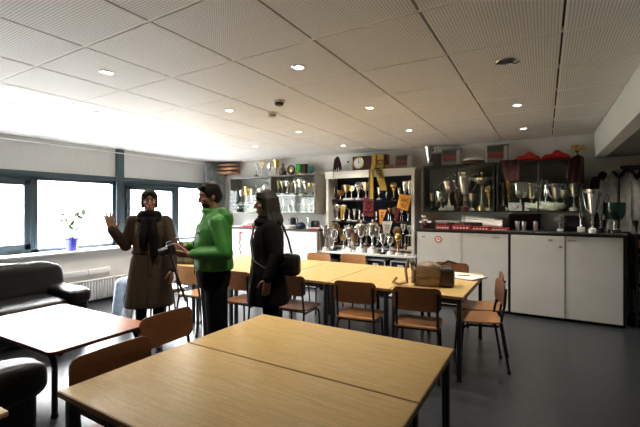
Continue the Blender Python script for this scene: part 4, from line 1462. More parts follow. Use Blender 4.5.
# on top of the right cabinets
ZR = RZ1
simple('metal_vase', 'tall grey metal vase at the left on the right cabinets', 'vase', 429.5, 6.40, ZR,
       [('body', MB().lathe([(0.055, 0), (0.05, 0.02), (0.03, 0.06), (0.05, 0.14), (0.075, 0.30), (0.085, 0.34), (0.075, 0.34), (0.0, 0.2)], 24), 'pewter'),
        ('handle', MB().tube([(0.06, 0, 0.26), (0.12, 0, 0.30), (0.11, 0, 0.18), (0.05, 0, 0.13)], 0.008, 6), 'pewter')])
simple('dark_box', 'dark square box between the metal vase and the team photograph', 'box', 437, 6.42, ZR,
       [('box', MB().box((0, 0, 0.11), (0.14, 0.12, 0.22), bev=0.006), 'frameblk'), ('lid', MB().box((0, 0, 0.225), (0.146, 0.126, 0.03), bev=0.004), 'greyp')])
photo('framed team photograph next to the metal vase', 441.5, 460.8, 146.5, 163.5, 6.40, ZR, 'pewter', True)
photo('large framed photograph at the right, beside the red cloths', 486.3, 508.8, 142.0, 161.0, 6.40, ZR, 'pewter', True)
simple('plate_stack', 'cream and gold plates piled beside the framed team photograph', 'plates', 473, 6.40, ZR,
       [('plate', MB().lathe([(0.08, 0.0), (0.17, 0.03), (0.175, 0.036), (0.08, 0.012), (0, 0.012)], 28), 'bronze'),
        ('plate', MB().lathe([(0.08, 0.036), (0.16, 0.05), (0.165, 0.056), (0.08, 0.05), (0, 0.05)], 28), 'black'),
        ('cover', MB().lathe([(0.155, 0.056), (0.15, 0.085), (0.09, 0.10), (0.0, 0.105)], 28), 'paper')])


def mound(name, label, u0, u1, vpk, vb, Y, mat):
    xa, xb = at(u0, vb, Y)[0], at(u1, vb, Y)[0]
    h = at((u0 + u1) / 2, vpk, Y)[1] - at((u0 + u1) / 2, vb, Y)[1]
    rings = []
    n = 18
    for i in range(n + 1):
        f = i / n
        x = (f - 0.5) * (xb - xa)
        edge = min(1, 6 * f, 6 * (1 - f)) ** 0.5
        hh = h * (0.62 + 0.40 * math.exp(-((f - 0.52) / 0.16) ** 2) + 0.05 * math.sin(f * 13)) * max(edge, 0.05)
        dd = 0.11 * max(edge, 0.1)
        ring = []
        for k in range(12):
            a = 2 * PI * k / 12
            ring.append((x, dd * math.cos(a) * (1 + 0.1 * math.sin(3 * a + i)), max(0.0, hh * (0.5 + 0.5 * math.sin(a)))))
        rings.append(ring)
    t = tag(MB().loft(rings).build(name, M[mat], sharp=70), label, 'cloth')
    t.location = ((xa + xb) / 2, Y, ZR)


mound('folded_flag', 'red folded flag, left one on top of the right cabinets', 514.5, 542, 150.5, 159.5, 6.34, 'red')
mound('folded_flag', 'red folded flag, right one on top of the right cabinets', 540.5, 572, 148.5, 158.5, 6.41, 'red')
mound('folded_flag', 'dark red folded cloth at the right end of the cabinet top', 571.5, 583.5, 154, 158, 6.36, 'darkred')
t = thing('gold_emblem', 'small gold emblem figure above the right end of the cabinets', 'emblem', (at(577.5, 157, 6.46)[0], 6.47, ZR))
MB().lathe([(0.04, 0), (0.04, 0.02), (0.012, 0.03), (0.012, 0.10), (0.0, 0.10)], 16).build('base', M['bronze'], t)
MB().ell((0, 0, 0.15), (0.035, 0.03, 0.055)).build('body', M['gold'], t)
for s in (-1, 1):
    MB().loft([[(s * 0.02, -0.01, 0.12), (s * 0.02, 0.01, 0.12), (s * 0.02, 0.01, 0.18), (s * 0.02, -0.01, 0.18)], [(s * 0.085, -0.006, 0.15), (s * 0.085, 0.006, 0.15), (s * 0.075, 0.006, 0.21), (s * 0.075, -0.006, 0.21)]]).build('wing', M['gold'], t)

# ------------------------------------------------------------------ right base cabinets
t, dr = base_cabinet('base_cabinet', 'white low cabinet with round red sticker, left of the black gap', -1.755, -0.432,
                     [(-1.735, -1.08), (-1.085, -0.447)], 1.148, M['doorwhite'])
d0, a, b, dy = dr[0]
xs_, zs_ = at(438.3, 239.3, 5.94)
st = MB().lathe([(0.0, 0.0), (0.052, 0.0), (0.052, 0.003), (0.0, 0.003)], 28, (xs_ + 1.755, dy - 0.009, zs_), rot).build('sticker', M['redbox'], d0)
st['label'] = 'round red sticker'
MB().lathe([(0.0, 0.0), (0.036, 0.0), (0.036, 0.003), (0.0, 0.003)], 24, (xs_ + 1.755, dy - 0.0115, zs_), rot).build('sticker_centre', M['paper'], d0)
MB().box((xs_ + 1.755, dy - 0.0155, zs_), (0.034, 0.003, 0.014), rot=(0, 0.3, 0)).box((xs_ + 1.757, dy - 0.0155, zs_ + 0.012), (0.014, 0.003, 0.02)).build('sticker_emblem', M['redbox'], d0)
lock(d0, b - 0.03, dy - 0.008, 1.02)
MB().box((a + 0.10, dy - 0.009, 1.05), (0.05, 0.003, 0.012)).build('maker_plate', M['pewter'], d0)
d1, a, b, dy = dr[1]
MB().box((b - 0.16, dy - 0.009, 1.075), (0.10, 0.003, 0.01)).build('maker_plate', M['pewter'], d1)
t, dr = base_cabinet('base_cabinet', 'white low cabinet with two sliding doors, right end of the wall', -0.430, 0.875,
                     [(-0.413, 0.222), (0.228, 0.832)], 1.148, M['doorwhite'])
d0, a, b, dy = dr[0]
lock(d0, b - 0.045, dy - 0.008, 0.985, 0.016)
MB().box((b - 0.16, dy - 0.009, 1.075), (0.05, 0.003, 0.007)).box((b - 0.16, dy - 0.009, 1.06), (0.05, 0.003, 0.007)).build('vent_slot', M['black'], d0)
d1, a, b, dy = dr[1]
lock(d1, b - 0.03, dy - 0.008, 0.97, 0.010)
MB().box((a + 0.08, dy - 0.009, 1.07), (0.09, 0.003, 0.008)).build('maker_plate', M['black'], d1)
tag(MB().box((-0.44, 6.27, 1.161), (2.64, 0.66, 0.024), bev=0.003, seg=1).build('worktop', M['frameblk']), 'black worktop over the right white base cabinets', 'worktop')
ZW = 1.1735

# things standing on it
t = thing('artificial_flowers', 'pale artificial flowers in a dark red pot at the left end of the right worktop', 'flowers', (at(426, 230, 6.12)[0], 6.12, ZW))
MB().lathe([(0.06, 0), (0.075, 0.09), (0.07, 0.09), (0, 0.08)], 20).build('pot', M['darkred'], t)
for k, (dx, dz) in enumerate(((-0.06, 0.10), (0.0, 0.135), (0.065, 0.105), (-0.025, 0.19), (0.02, 0.075))):
    m = MB()
    for q in range(7):
        a = q * 0.9
        m.ell((dx + 0.02 * math.cos(a), -0.035 + 0.02 * math.sin(a) - 0.01 * k, dz + 0.008 * math.sin(q * 2)), (0.018, 0.018, 0.016), None, 8, 6)
    m.build('bloom', M['paper'] if k != 4 else M['crimson'], t)
st = MB()
for dx, dz in ((-0.06, 0.10), (0.0, 0.135), (0.065, 0.105), (-0.025, 0.19)):
    st.tube([(0, 0, 0.06), (dx, -0.03, dz)], 0.004, 6)
st.build('stem', M['greendark'], t)
for ua, ub, Y, hh, lab in ((437, 451, 6.10, 0.055, 'red flat box, first from the left in the row on the right worktop'),
                           (453, 471, 6.08, 0.065, 'red flat box, second from the left in the row on the right worktop'),
                           (472.5, 490, 6.08, 0.05, 'red flat box with white letters, third from the left on the right worktop'),
                           (491.5, 509, 6.08, 0.04, 'red flat box, last of the row on the right worktop')):
    xa, xb = at(ua, 230, Y)[0], at(ub, 230, Y)[0]
    t = thing('flat_box', lab, 'box', ((xa + xb) / 2, Y, ZW))
    MB().box((0, 0, hh / 2), (xb - xa, 0.18, hh), bev=0.003).build('box', M['redbox'], t)
    MB().box((0, 0, hh - 0.008), (xb - xa + 0.004, 0.184, 0.014)).build('lid', M['crimson'], t)
    b = MB()
    for k in range(5):
        b.box((-0.35 * (xb - xa) + k * 0.7 * (xb - xa) / 4, -0.0935, hh * 0.42), (0.022, 0.003, hh * 0.35))
    b.build('white_print', M['paper'], t)
simple('storage_tray', 'pale grey plastic tray behind the red boxes', 'tray', 448.5, 6.30, ZW,
       [('tray', MB().box((0, 0, 0.105), (0.37, 0.20, 0.05), bev=0.01), 'scuffgrey'), ('riser', MB().box((0, 0, 0.04), (0.30, 0.16, 0.08), bev=0.004), 'redbox')])
simple('green_pouch', 'small green pouch on the red boxes', 'pouch', 450.5, 6.10, ZW + 0.056,
       [('pouch', MB().ell((0, 0, 0.022), (0.07, 0.05, 0.022), None, 16, 8, 0.6), 'greendark'), ('flap', MB().box((0.01, -0.02, 0.043), (0.08, 0.05, 0.006), bev=0.002), 'leaf')])
for (ua, va, ub, vb, Y, lab) in ((462.3, 217.2, 502.5, 222.0, 6.33, 'upper of two long white poster rolls on the right worktop'),
                                (462.3, 221.0, 502.0, 226.0, 6.25, 'lower of two long white poster rolls on the right worktop')):
    xa, za = at(ua, va, Y)
    xb, zb = at(ub, vb, Y)
    t = thing('poster_roll', lab, 'paper roll', (xa, Y, za))
    MB().tube([(0, 0, 0), (xb - xa, 0, zb - za)], 0.042, 20).build('roll', M['paper'], t)
    MB().tube([(xb - xa - 0.01, 0, zb - za), (xb - xa + 0.003, 0, zb - za)], 0.03, 16).build('hollow_end', M['greyp'], t)
    MB().tube([(0.02, 0, 0), (0.05, 0, -0.003)], 0.044, 20).build('rubber_band', M['scuffgrey'], t)
simple('roll_support', 'dark box propping up the poster rolls', 'box', 474, 6.30, ZW, [('box', MB().box((0, 0, 0.05), (0.26, 0.2, 0.10), bev=0.004), 'frameblk'), ('lid', MB().box((0, 0, 0.102), (0.264, 0.204, 0.01)), 'frameblk')])
simple('serving_board', 'dark framed board leaning behind three glasses', 'board', 524, 6.50, ZW,
       [('board', MB().box((0, 0.02, 0.12), (0.42, 0.016, 0.24), rot=(R_(-8), 0, 0), bev=0.004), 'frameblk'), ('inlay', MB().box((0, 0.012, 0.125), (0.36, 0.012, 0.18), rot=(R_(-8), 0, 0)), 'darkred')])
for u, lab in ((517.5, 'drinking glass, left of three on the right worktop'), (524, 'drinking glass, middle of three on the right worktop'), (535.5, 'drinking glass, right of three on the right worktop')):
    g = simple('drinking_glass', lab, 'glass', u, 6.28, ZW, [('tumbler', MB().lathe([(0.028, 0), (0.034, 0.13), (0.031, 0.13), (0.026, 0.012), (0, 0.01)], 20), 'silver'), ('rim', MB().lathe([(0.032, 0.125), (0.036, 0.128), (0.036, 0.134), (0.032, 0.134)], 20), 'pewter')], 0, 'glasses on the right worktop')
simple('radio', 'small dark box under the right end of the glass cabinet', 'box', 572.5, 6.50, ZW,
       [('body', MB().box((0, 0, 0.11), (0.20, 0.10, 0.22), bev=0.006), 'black'), ('grille', MB().box((0, -0.052, 0.13), (0.16, 0.006, 0.12), bev=0.002), 'frameblk')])
G = 'trophies on the right worktop'
for (u, vt, vb, Y, kind, metal, bs, lab, wd) in (
        (560, 214.5, 231.5, 6.25, 'cup', 'pewter', 'marblew', 'small silver lidded cup on the right worktop', 1.2),
        (581, 200, 232, 6.30, 'figure', 'pewter', 'marblew', 'slim figurine trophy left of the large silver cup', 0.8),
        (592.5, 189.5, 233, 6.12, 'urn', 'silver', 'marblew', 'largest silver ribbed cup standing on the right worktop', 0.6),
        (601, 190, 230.5, 6.10 + 0.10, 'urn', 'pewter', 'marbleb', 'dull ribbed cup just behind the largest silver cup', 0.55),
        (614.5, 198.5, 229, 6.20, 'bowl', 'greendark', 'marbleb', 'dark green goblet with silver foot, right end of the worktop', 1.0)):
    x, z0 = at(u, vb, Y)
    _, z1 = at(u, vt, Y)
    trophy(kind, metal, bs, x, Y, ZW, z1 - z0, lab, G, 0, wd)

# ------------------------------------------------------------------ coats and rack at the far right
t = thing('coat_rail', 'dark coat rail with hooks high on the wall at the far right', 'coat rail', (1.27, BACK - 0.06, 2.03))
MB().box((0, -0.005, 0), (0.78, 0.02, 0.09), bev=0.004).build('board', M['frameblk'], t)
for k in range(4):
    MB().tube([(-0.28 + 0.19 * k, -0.01, 0.0), (-0.28 + 0.19 * k, -0.07, -0.01), (-0.28 + 0.19 * k, -0.09, 0.02)], 0.007, 6).build('hook', M['pewter'], t)


def hung_coat(label, u, Y, z0, z1, w, mat, dpt=0.10, straps=False):
    x, _ = at(u, 190, Y)
    t = thing('hanging_coat', label, 'coat', (x, Y, z0))
    h = z1 - z0
    rings = []
    for i in range(15):
        f = i / 14
        k = (0.98, 1.0, 0.98, 0.95, 0.93, 0.92, 0.92, 0.93, 0.95, 0.97, 0.98, 0.95, 0.80, 0.55, 0.16)[i]
        dd = dpt * (0.8 if i < 12 else 0.6 if i < 14 else 0.3)
        rings.append([(w / 2 * k * math.copysign(abs(math.cos(a)) ** 0.7, math.cos(a)), dd / 2 * math.sin(a) * (1 + 0.22 * math.sin(6 * a + 1.0)), f * h) for a in [2 * PI * q / 28 for q in range(28)]])
    MB().loft(rings).build('body', M[mat], t, sharp=80)
    for s in (-1, 1):
        MB().tube([(s * w * 0.36, 0, h * 0.90), (s * w * 0.47, -0.02, h * 0.78), (s * w * 0.51, -0.03, h * 0.5), (s * w * 0.50, -0.035, h * 0.18)], [0.04, 0.052, 0.05, 0.042], 12).build('sleeve', M[mat], t)
    MB().tube([(-w * 0.16, -0.01, h * 0.95), (-w * 0.09, -0.06, h * 0.91), (0, -0.075, h * 0.85), (w * 0.09, -0.06, h * 0.91), (w * 0.16, -0.01, h * 0.95), (0, 0.04, h * 0.98)], 0.022, 8, closed=True).build('collar', M['darkcoat'], t)
    MB().box((0, -dpt / 2 + 0.008, h * 0.45), (0.014, 0.02, h * 0.8)).build('zip', M['darkcoat'], t)
    return t


hung_coat('charcoal coat hanging left of the grey coat at the far right', 602.5, 6.42, 1.20, 2.00, 0.20, 'darkcoat', 0.14)
hung_coat('grey coat hanging in the middle behind the green goblet', 618.5, 6.40, 1.19, 2.02, 0.34, 'greycoat', 0.14)
hung_coat('dark grey coat hanging at the right edge', 636, 6.42, 1.16, 2.00, 0.20, 'greycoat', 0.14)

t = thing('storage_rack', 'dark open rack at the right edge holding a crate and cartons', 'rack', (0.98, 6.12, 0))
for x in (0.0, 0.5):
    for y in (0.0, 0.36):
        MB().box((x + 0.012, y + 0.012, 0.56), (0.024, 0.024, 1.12)).build('post', M['frameblk'], t)
for z in (0.10, 0.44, 0.78):
    MB().box((0.262, 0.192, z), (0.52, 0.38, 0.02)).build('shelf', M['frameblk'], t)
t = thing('wooden_crate', 'brown wooden crate on the rack at the right edge', 'crate', (1.24, 6.30, 0.791))
MB().box((0, 0.0, 0.01), (0.40, 0.28, 0.02)).build('floor_board', M['boxwood'], t)
for k in range(3):
    s_ = MB()
    for sg in (-1, 1):
        s_.box((0, sg * 0.145, 0.06 + 0.10 * k), (0.42, 0.014, 0.085), bev=0.002, seg=1).box((sg * 0.205, 0, 0.06 + 0.10 * k), (0.014, 0.28, 0.085), bev=0.002, seg=1)
    s_.build('slat', M['boxwood'], t)
for x, mm, h, lab in ((1.075, 'paper', 0.24, 'white carton with green band on the rack shelf'), (1.19, 'crimson', 0.20, 'red carton beside the white carton on the rack'), (1.32, 'bagtan', 0.22, 'tan carton on the rack shelf')):
    t = thing('carton', lab, 'carton', (x, 6.30, 0.451))
    MB().box((0, 0, h / 2), (0.095, 0.22, h), bev=0.003).build('box', M[mm], t)
    MB().box((0, 0, h * 0.3), (0.098, 0.223, 0.05)).build('band', M['leaf'] if mm == 'paper' else M['black'], t)

# ------------------------------------------------------------------ on the long tables
ZT = 0.7405
t = thing('leather_handbag', 'brown leather handbag lying on the right end of the long table', 'handbag', (-0.965, 3.77, ZT), R_(12))
m = MB()
puff(m, (-0.03, 0, 0.105), (0.29, 0.19, 0.24), 0.55, None, 0.018, 2.0, 40, 22, 9.0)
for v in m.bm.verts:
    v.co.z = max(0.0, v.co.z)
    v.co.x *= 1.0 - 0.9 * max(0.0, v.co.z - 0.06)
m.build('body', M['bagtan'], t)
m = MB()
puff(m, (0.135, 0.02, 0.095), (0.17, 0.22, 0.20), 0.45, None, 0.01, 4.0, 36, 20, 9.0)
for v in m.bm.verts:
    v.co.z = max(0.0, v.co.z)
m.build('side_pocket', M['bagdark'], t)
MB().box((-0.02, -0.102, 0.15), (0.22, 0.012, 0.10), rot=(R_(-8), 0, 0), bev=0.004).build('flap', M['bagtan'], t)
MB().tube([(-0.13, -0.04, 0.17), (-0.17, -0.06, 0.24), (-0.21, -0.07, 0.25), (-0.235, -0.08, 0.15), (-0.22, -0.09, 0.03), (-0.30, -0.10, 0.012), (-0.36, -0.06, 0.02), (-0.33, -0.02, 0.06)], 0.014, 8).build('handle', M['bagtan'], t)
MB().tube([(0.10, 0.0, 0.21), (0.16, 0.0, 0.245), (0.24, 0.02, 0.22)], 0.010, 8).build('handle', M['bagdark'], t)
MB().tube([(-0.18, -0.055, 0.20), (-0.16, -0.085, 0.14), (-0.165, -0.10, 0.03)], 0.018, 8).build('strap', M['bagtan'], t)
t = thing('notebook', 'open white notebook on the long table right of the handbag', 'notebook', (-0.80, 4.42, ZT), R_(-20))
MB().box((-0.11, 0, 0.008), (0.22, 0.30, 0.014), bev=0.003).build('page_block', M['paper'], t)
MB().box((0.11, 0, 0.008), (0.22, 0.30, 0.014), bev=0.003).build('page_block', M['paper'], t)
MB().box((0, 0, 0.0015), (0.46, 0.31, 0.003)).build('cover', M['black'], t)
t = thing('pen', 'dark pen lying on the open notebook', 'pen', (-0.76, 4.40, ZT + 0.0205), R_(30))
MB().tube([(-0.07, 0, 0), (0.055, 0, 0)], 0.005, 8).build('barrel', M['black'], t)
MB().tube([(0.055, 0, 0), (0.07, 0, 0)], [0.005, 0.001], 8).build('tip', M['silver'], t)

t = thing('shoulder_bag', 'camouflage patterned bag on the left end of the long table', 'bag', (-4.20, 3.55, ZT), R_(20))
m = MB()
puff(m, (0, 0, 0.125), (0.36, 0.17, 0.27), 0.42, None, 0.012, 6.0, 40, 22, 8.0)
for v in m.bm.verts:
    v.co.z = max(0.0, v.co.z)
m.build('body', M['camo'], t)
MB().box((0, -0.082, 0.09), (0.24, 0.03, 0.12), bev=0.012, seg=3).build('front_pocket', M['camo'], t)
MB().tube([(-0.15, 0, 0.22), (-0.10, 0, 0.27), (0.10, 0, 0.27), (0.15, 0, 0.22)], 0.012, 8).build('strap', M['black'], t)


# ------------------------------------------------------------------ people
def norm(v):
    v = V(v)
    return v.normalized()


class Person:
    """local frame: faces -y, left is +x; joints in metres for a body of height H"""

    def __init__(s, label, x, y, face_deg, H):
        s.t = thing('person', label, 'person', (x, y, 0), face_deg)
        s.H = H
        s.k = H / 1.70
        s.rz = face_deg

    def img(s, right, toward, z):
        """offset seen from the camera position (metres right of / nearer than the body) in body coordinates"""
        wx = CS * right + SN * toward
        wy = SN * right - CS * toward
        c, q = math.cos(-s.rz), math.sin(-s.rz)
        return V((c * wx - q * wy, q * wx + c * wy, z))


def facing(right, toward):
    """rotation that makes local -y point to the given camera-relative direction"""
    wx = CS * right + SN * toward
    wy = SN * right - CS * toward
    return math.atan2(wx, -wy)


def add_head(m, c, k, yaw=0.0, pitch=0.0):
    """c = centre of the skull; returns the transform for face parts"""
    T = Matrix.Translation(c) @ Euler((pitch, 0, yaw)).to_matrix().to_4x4()

    def E(p, r):
        n0 = len(m.bm.verts)
        m.ell((0, 0, 0), [q * k for q in r], None, 18, 12)
        m.bm.verts.ensure_lookup_table()
        for v in m.bm.verts[n0:]:
            v.co = T @ (v.co + V(p) * k)
    E((0, 0.008, 0.018), (0.073, 0.092, 0.088))        # skull
    E((0, -0.012, -0.045), (0.060, 0.070, 0.070))      # face
    E((0, -0.040, -0.088), (0.036, 0.040, 0.030))      # chin
    E((0, -0.062, 0.022), (0.050, 0.024, 0.016))       # brow
    E((0, -0.088, -0.025), (0.012, 0.016, 0.026))      # nose ridge
    E((0, -0.098, -0.040), (0.015, 0.014, 0.011))      # nose tip
    E((0, -0.077, -0.066), (0.024, 0.010, 0.007))      # upper lip
    E((0, -0.075, -0.076), (0.021, 0.010, 0.007))      # lower lip
    for sx in (-1, 1):
        E((sx * 0.038, -0.058, -0.030), (0.022, 0.022, 0.020))  # cheek
        E((sx * 0.074, 0.010, -0.020), (0.009, 0.020, 0.031))   # ear
    return T


def face_parts(T, k, parent, hair_m):
    for sx in (-1, 1):
        e = MB().ell((0, 0, 0), (0.0125 * k, 0.0125 * k, 0.0125 * k), None, 14, 10).build('eye', M['eyew'], parent)
        e.location = T @ (V((sx * 0.031, -0.0655, 0.0)) * k)
        i = MB().ell((0, 0, 0), (0.006 * k, 0.003 * k, 0.006 * k), None, 12, 6).build('iris', M['black'], e)
        i.location = (T.to_3x3() @ V((0, -0.0115, 0))) * k
        b = MB().tube([T @ (V((sx * 0.016, -0.086, 0.022)) * k), T @ (V((sx * 0.032, -0.086, 0.027)) * k), T @ (V((sx * 0.050, -0.076, 0.020)) * k)], 0.0035 * k, 6).build('eyebrow', hair_m, parent)


def add_hand(m, w, d, nrm, thumb, k=1.0, curl=0.4, spread=0.0):
    """w wrist, d direction of the fingers, nrm palm normal (fingers curl towards it), thumb side direction"""
    d, nrm, th = norm(d), norm(nrm), norm(thumb)
    w = V(w)
    a = w + d * 0.012 * k
    for q in (-1.0, -0.33, 0.33, 1.0):
        o = th * q * 0.028 * k
        m.cap(a + o * 0.65, a + d * 0.078 * k + o, 0.0135 * k, 0.0115 * k, 10)
    L = {1.0: 0.070, 0.33: 0.079, -0.33: 0.073, -1.0: 0.057}
    for q, ln in L.items():
        o = th * q * 0.028 * k
        p = a + d * 0.080 * k + o
        dd = norm(d + th * q * spread)
        ang = 0.0
        for seg, fr in enumerate((0.45, 0.31, 0.24)):
            ang += curl * (0.6, 1.0, 0.8)[seg]
            v = dd * math.cos(ang) + nrm * math.sin(ang)
            e = p + v * ln * fr * k
            m.cap(p, e, (0.0092 - 0.0006 * seg) * k, (0.0086 - 0.0006 * seg) * k, 8)
            p = e
    p = a + th * 0.026 * k + nrm * 0.004 * k
    v1 = norm(th * 0.85 + d * 0.55 + nrm * 0.25)
    e = p + v1 * 0.040 * k
    m.cap(p, e, 0.0135 * k, 0.0105 * k, 8)
    v2 = norm(th * 0.35 + d * 0.85 + nrm * (0.2 + 0.4 * curl))
    e2 = e + v2 * 0.030 * k
    m.cap(e, e2, 0.0102 * k, 0.009 * k, 8)
    m.cap(e2, e2 + norm(v2 + nrm * 0.2) * 0.024 * k, 0.009 * k, 0.0078 * k, 8)


def ringset(prof, n=24, sq=0.85):
    """prof: (z, rx, ry, cx, cy)"""
    out = []
    for z, rx, ry, cx, cy in prof:
        out.append([V((cx + rx * math.copysign(abs(math.cos(a)) ** sq, math.cos(a)), cy + ry * math.copysign(abs(math.sin(a)) ** sq, math.sin(a)), z)) for a in [2 * PI * q / n for q in range(n)]])
    return out


def add_shoe(m, heel, toe, k=1.0):
    h, t = V(heel), V(toe)
    m.cap(h + V((0, 0, 0.042)), h + (t - h) * 0.45 + V((0, 0, 0.046)), 0.040 * k, 0.042 * k, 10)
    m.cap(h + (t - h) * 0.45 + V((0, 0, 0.042)), t + V((0, 0, 0.032)), 0.042 * k, 0.031 * k, 10)


def build_shoes(P, feet, mat, shaft=None, name='shoe'):
    for heel, toe, ank in feet:
        m = MB()
        add_shoe(m, heel, toe)
        if shaft:
            m.cap(V(ank) + V((0, 0, -0.03)), V(ank) + V((0, 0, shaft)), 0.047, 0.056, 12)
        for v in m.bm.verts:
            v.co.z = max(v.co.z, 0.012)
        s = union_build(m, name, mat, P.t, 0.009, 3)
        h, t = V(heel), V(toe)
        d = (t - h).normalized()
        MB().box((h + t) / 2 + V((0, 0, 0.007)), (0.074, (t - h).length + 0.07, 0.014), rot=(0, 0, math.atan2(d.y, d.x) - PI / 2), bev=0.006).build('sole', M['rubber'], s)


def standing(P, arms, hands, feet, head, lean=0.0):
    """body under the clothes as one continuous skin"""
    k = P.k
    m = MB()
    hc, yaw, pitch = head
    T = add_head(m, V(hc), k, yaw, pitch)
    m.cap((0, 0.022 * k, 1.37 * k), V(hc) + V((0, 0.015, -0.03)) * k, 0.055 * k, 0.052 * k, 14)
    m.loft(ringset([(0.86 * k, .10 * k, .09 * k, 0, 0), (0.93 * k, .155 * k, .105 * k, 0, 0.01), (1.08 * k, .125 * k, .085 * k, 0, 0.005), (1.22 * k, .145 * k, .10 * k, 0, 0),
                    (1.33 * k, .15 * k, .095 * k, 0, 0.01), (1.40 * k, .12 * k, .06 * k, 0, 0.018)]))
    for (sh, el, wr), hd in zip(arms, hands):
        m.cap(sh, el, 0.047 * k, 0.037 * k)
        m.cap(el, wr, 0.037 * k, 0.026 * k)
        m.cap(V(sh), V((0, 0.01, V(sh).z)), 0.05 * k, 0.06 * k)
        add_hand(m, wr, *hd[:3], k * (1.15 if len(hd) > 4 else 1.0), *hd[3:])
    for i, (heel, toe, ank) in enumerate(feet):
        sx = 1 if i == 0 else -1
        hip = V((sx * 0.085 * k, 0.005, 0.90 * k))
        kn = hip.lerp(V(ank), 0.50) + V((0, -0.012, 0))
        m.cap(hip, kn, 0.080 * k, 0.052 * k)
        m.cap(kn, V(ank), 0.050 * k, 0.036 * k)
        m.cap(kn.lerp(V(ank), 0.3) + V((0, 0.015, 0)), kn.lerp(V(ank), 0.55), 0.045 * k, 0.036 * k)
        add_shoe(m, heel, toe, 0.85)
    body = union_build(m, 'body', M['skin'], P.t, 0.0055, 2, 0.5)
    face_parts(T, k, P.t, M['hairdk'])
    return T


def hair_cap(P, T, k, mat, long=0.0, short=False, fringe=True, voxel=0.008):
    """hair: shell over the skull plus, when long, falling locks"""
    m = MB()

    def E(p, r, rot=None):
        n0 = len(m.bm.verts)
        m.ell((0, 0, 0), [q * k for q in r], rot, 18, 12)
        m.bm.verts.ensure_lookup_table()
        for v in m.bm.verts[n0:]:
            v.co = T @ (v.co + V(p) * k)
    E((0, 0.020, 0.036), (0.083, 0.096, 0.086))
    E((0, 0.045, -0.010), (0.080, 0.075, 0.085))
    if fringe:
        E((0.02, -0.052, 0.078), (0.055, 0.035, 0.026))
        E((-0.025, -0.050, 0.076), (0.045, 0.035, 0.026))
    for sx in (-1, 1):
        E((sx * 0.068, 0.0, 0.025), (0.018, 0.050, 0.048))
        if not short:
            E((sx * 0.066, 0.0, -0.03), (0.020, 0.045, 0.060))
            E((sx * 0.040, -0.060, 0.052), (0.036, 0.026, 0.030), None)
    if long:
        for q in range(9):
            a = -0.35 + (PI + 0.7) * q / 8
            x, y = 0.085 * math.cos(a), 0.03 + 0.072 * math.sin(a)
            p0 = T @ (V((x * 0.9, y, 0.03)) * k)
            p1 = T @ (V((x * 1.12, y * 1.1, -0.10)) * k)
            p2 = V(p1) + V((x * 0.35, 0.012 + y * 0.15, -long * 0.5 * (1 + 0.08 * math.sin(q * 2))))
            p3 = V(p2) + V((-x * 0.10, -0.012, -long * 0.5))
            m.cap(p0, p1, 0.027 * k, 0.030 * k, 8)
            m.cap(p1, p2, 0.030 * k, 0.028 * k, 8)
            m.cap(p2, p3, 0.028 * k, 0.012 * k, 8)
    return union_build(m, 'hair', mat, P.t, voxel, 3)


def sleeve(m, sh, el, wr, r0, r1, r2, stop=0.90):
    w = V(el).lerp(V(wr), stop)
    m.cap(sh, el, r0, r1)
    m.cap(el, w, r1, r2)


# ---- man in the green jacket, looking down at a camera in his hands
P = Person('man in a bright green hooded jacket and black trousers holding a camera', -2.57, 2.45, facing(-0.90, 0.44), 1.70)
k = P.k
hc = V((0, -0.035, 1.615 * k))
shL, shR = V((0.175 * k, 0.005, 1.375 * k)), V((-0.175 * k, 0.005, 1.375 * k))
elL, elR = V((0.255, 0.06, 1.115)), V((-0.235, -0.02, 1.14))
wrL, wrR = V((0.090, -0.215, 1.105)), V((-0.065, -0.235, 1.155))
feetM = [((0.10, 0.06, 0), (0.125, -0.13, 0), (0.10, 0.035, 0.09)), ((-0.10, 0.05, 0), (-0.13, -0.14, 0), (-0.10, 0.025, 0.09))]
T = standing(P, [(shL, elL, wrL), (shR, elR, wrR)],
             [((-0.35, -0.85, 0.05), (-0.55, 0.15, 0.6), (0.1, -0.5, 0.8), 0.55), ((0.30, -0.9, 0.05), (0.6, 0.2, 0.5), (-0.05, -0.4, 0.9), 0.60)], feetM, (hc, 0.10, -0.22 + 0.44))
hair_cap(P, T, k, M['hairdk'], short=True)
m = MB()
m.ell(T @ (V((0, -0.035, -0.078)) * k), (0.050 * k, 0.050 * k, 0.040 * k))
union_build(m, 'beard', M['hairdk'], P.t, 0.007, 2)
m = MB()
m.loft(ringset([(0.955 * k, .196 * k, .166 * k, 0, 0.008), (0.985 * k, .198 * k, .172 * k, 0, 0.008), (1.08 * k, .188 * k, .166 * k, 0, 0.004), (1.20 * k, .190 * k, .166 * k, 0, 0.002),
                (1.32 * k, .188 * k, .155 * k, 0, 0.010), (1.39 * k, .160 * k, .120 * k, 0, 0.016), (1.44 * k, .105 * k, .098 * k, 0, 0.008), (1.495 * k, .086 * k, .092 * k, 0, -0.012)]))
for sh, el, wr in ((shL, elL, wrL), (shR, elR, wrR)):
    sleeve(m, sh, el, wr, 0.075, 0.064, 0.046, 0.86)
    m.cap(V(sh), V((0, 0.01, V(sh).z)), 0.075, 0.08)
    for q in (0.25, 0.5, 0.72):
        p = V(el).lerp(V(wr), q)
        m.ell(p, (0.058, 0.058, 0.052))
m.loft(ringset([(1.33 * k, .09, .04, 0, 0.125), (1.38 * k, .125, .065, 0, 0.115), (1.44 * k, .130, .075, 0, 0.095), (1.49 * k, .110, .060, 0, 0.075), (1.505 * k, .09, .04, 0, 0.065)]))   # hood folded on the back
jk = union_build(m, 'jacket', M['jacket'], P.t, 0.0085, 4)
MB().tube([(0, -0.158, 0.92 * k), (0, -0.165, 1.20 * k), (0, -0.132, 1.36 * k), (0, -0.098, 1.46 * k)], 0.0055, 6).build('zip', M['black'], jk)
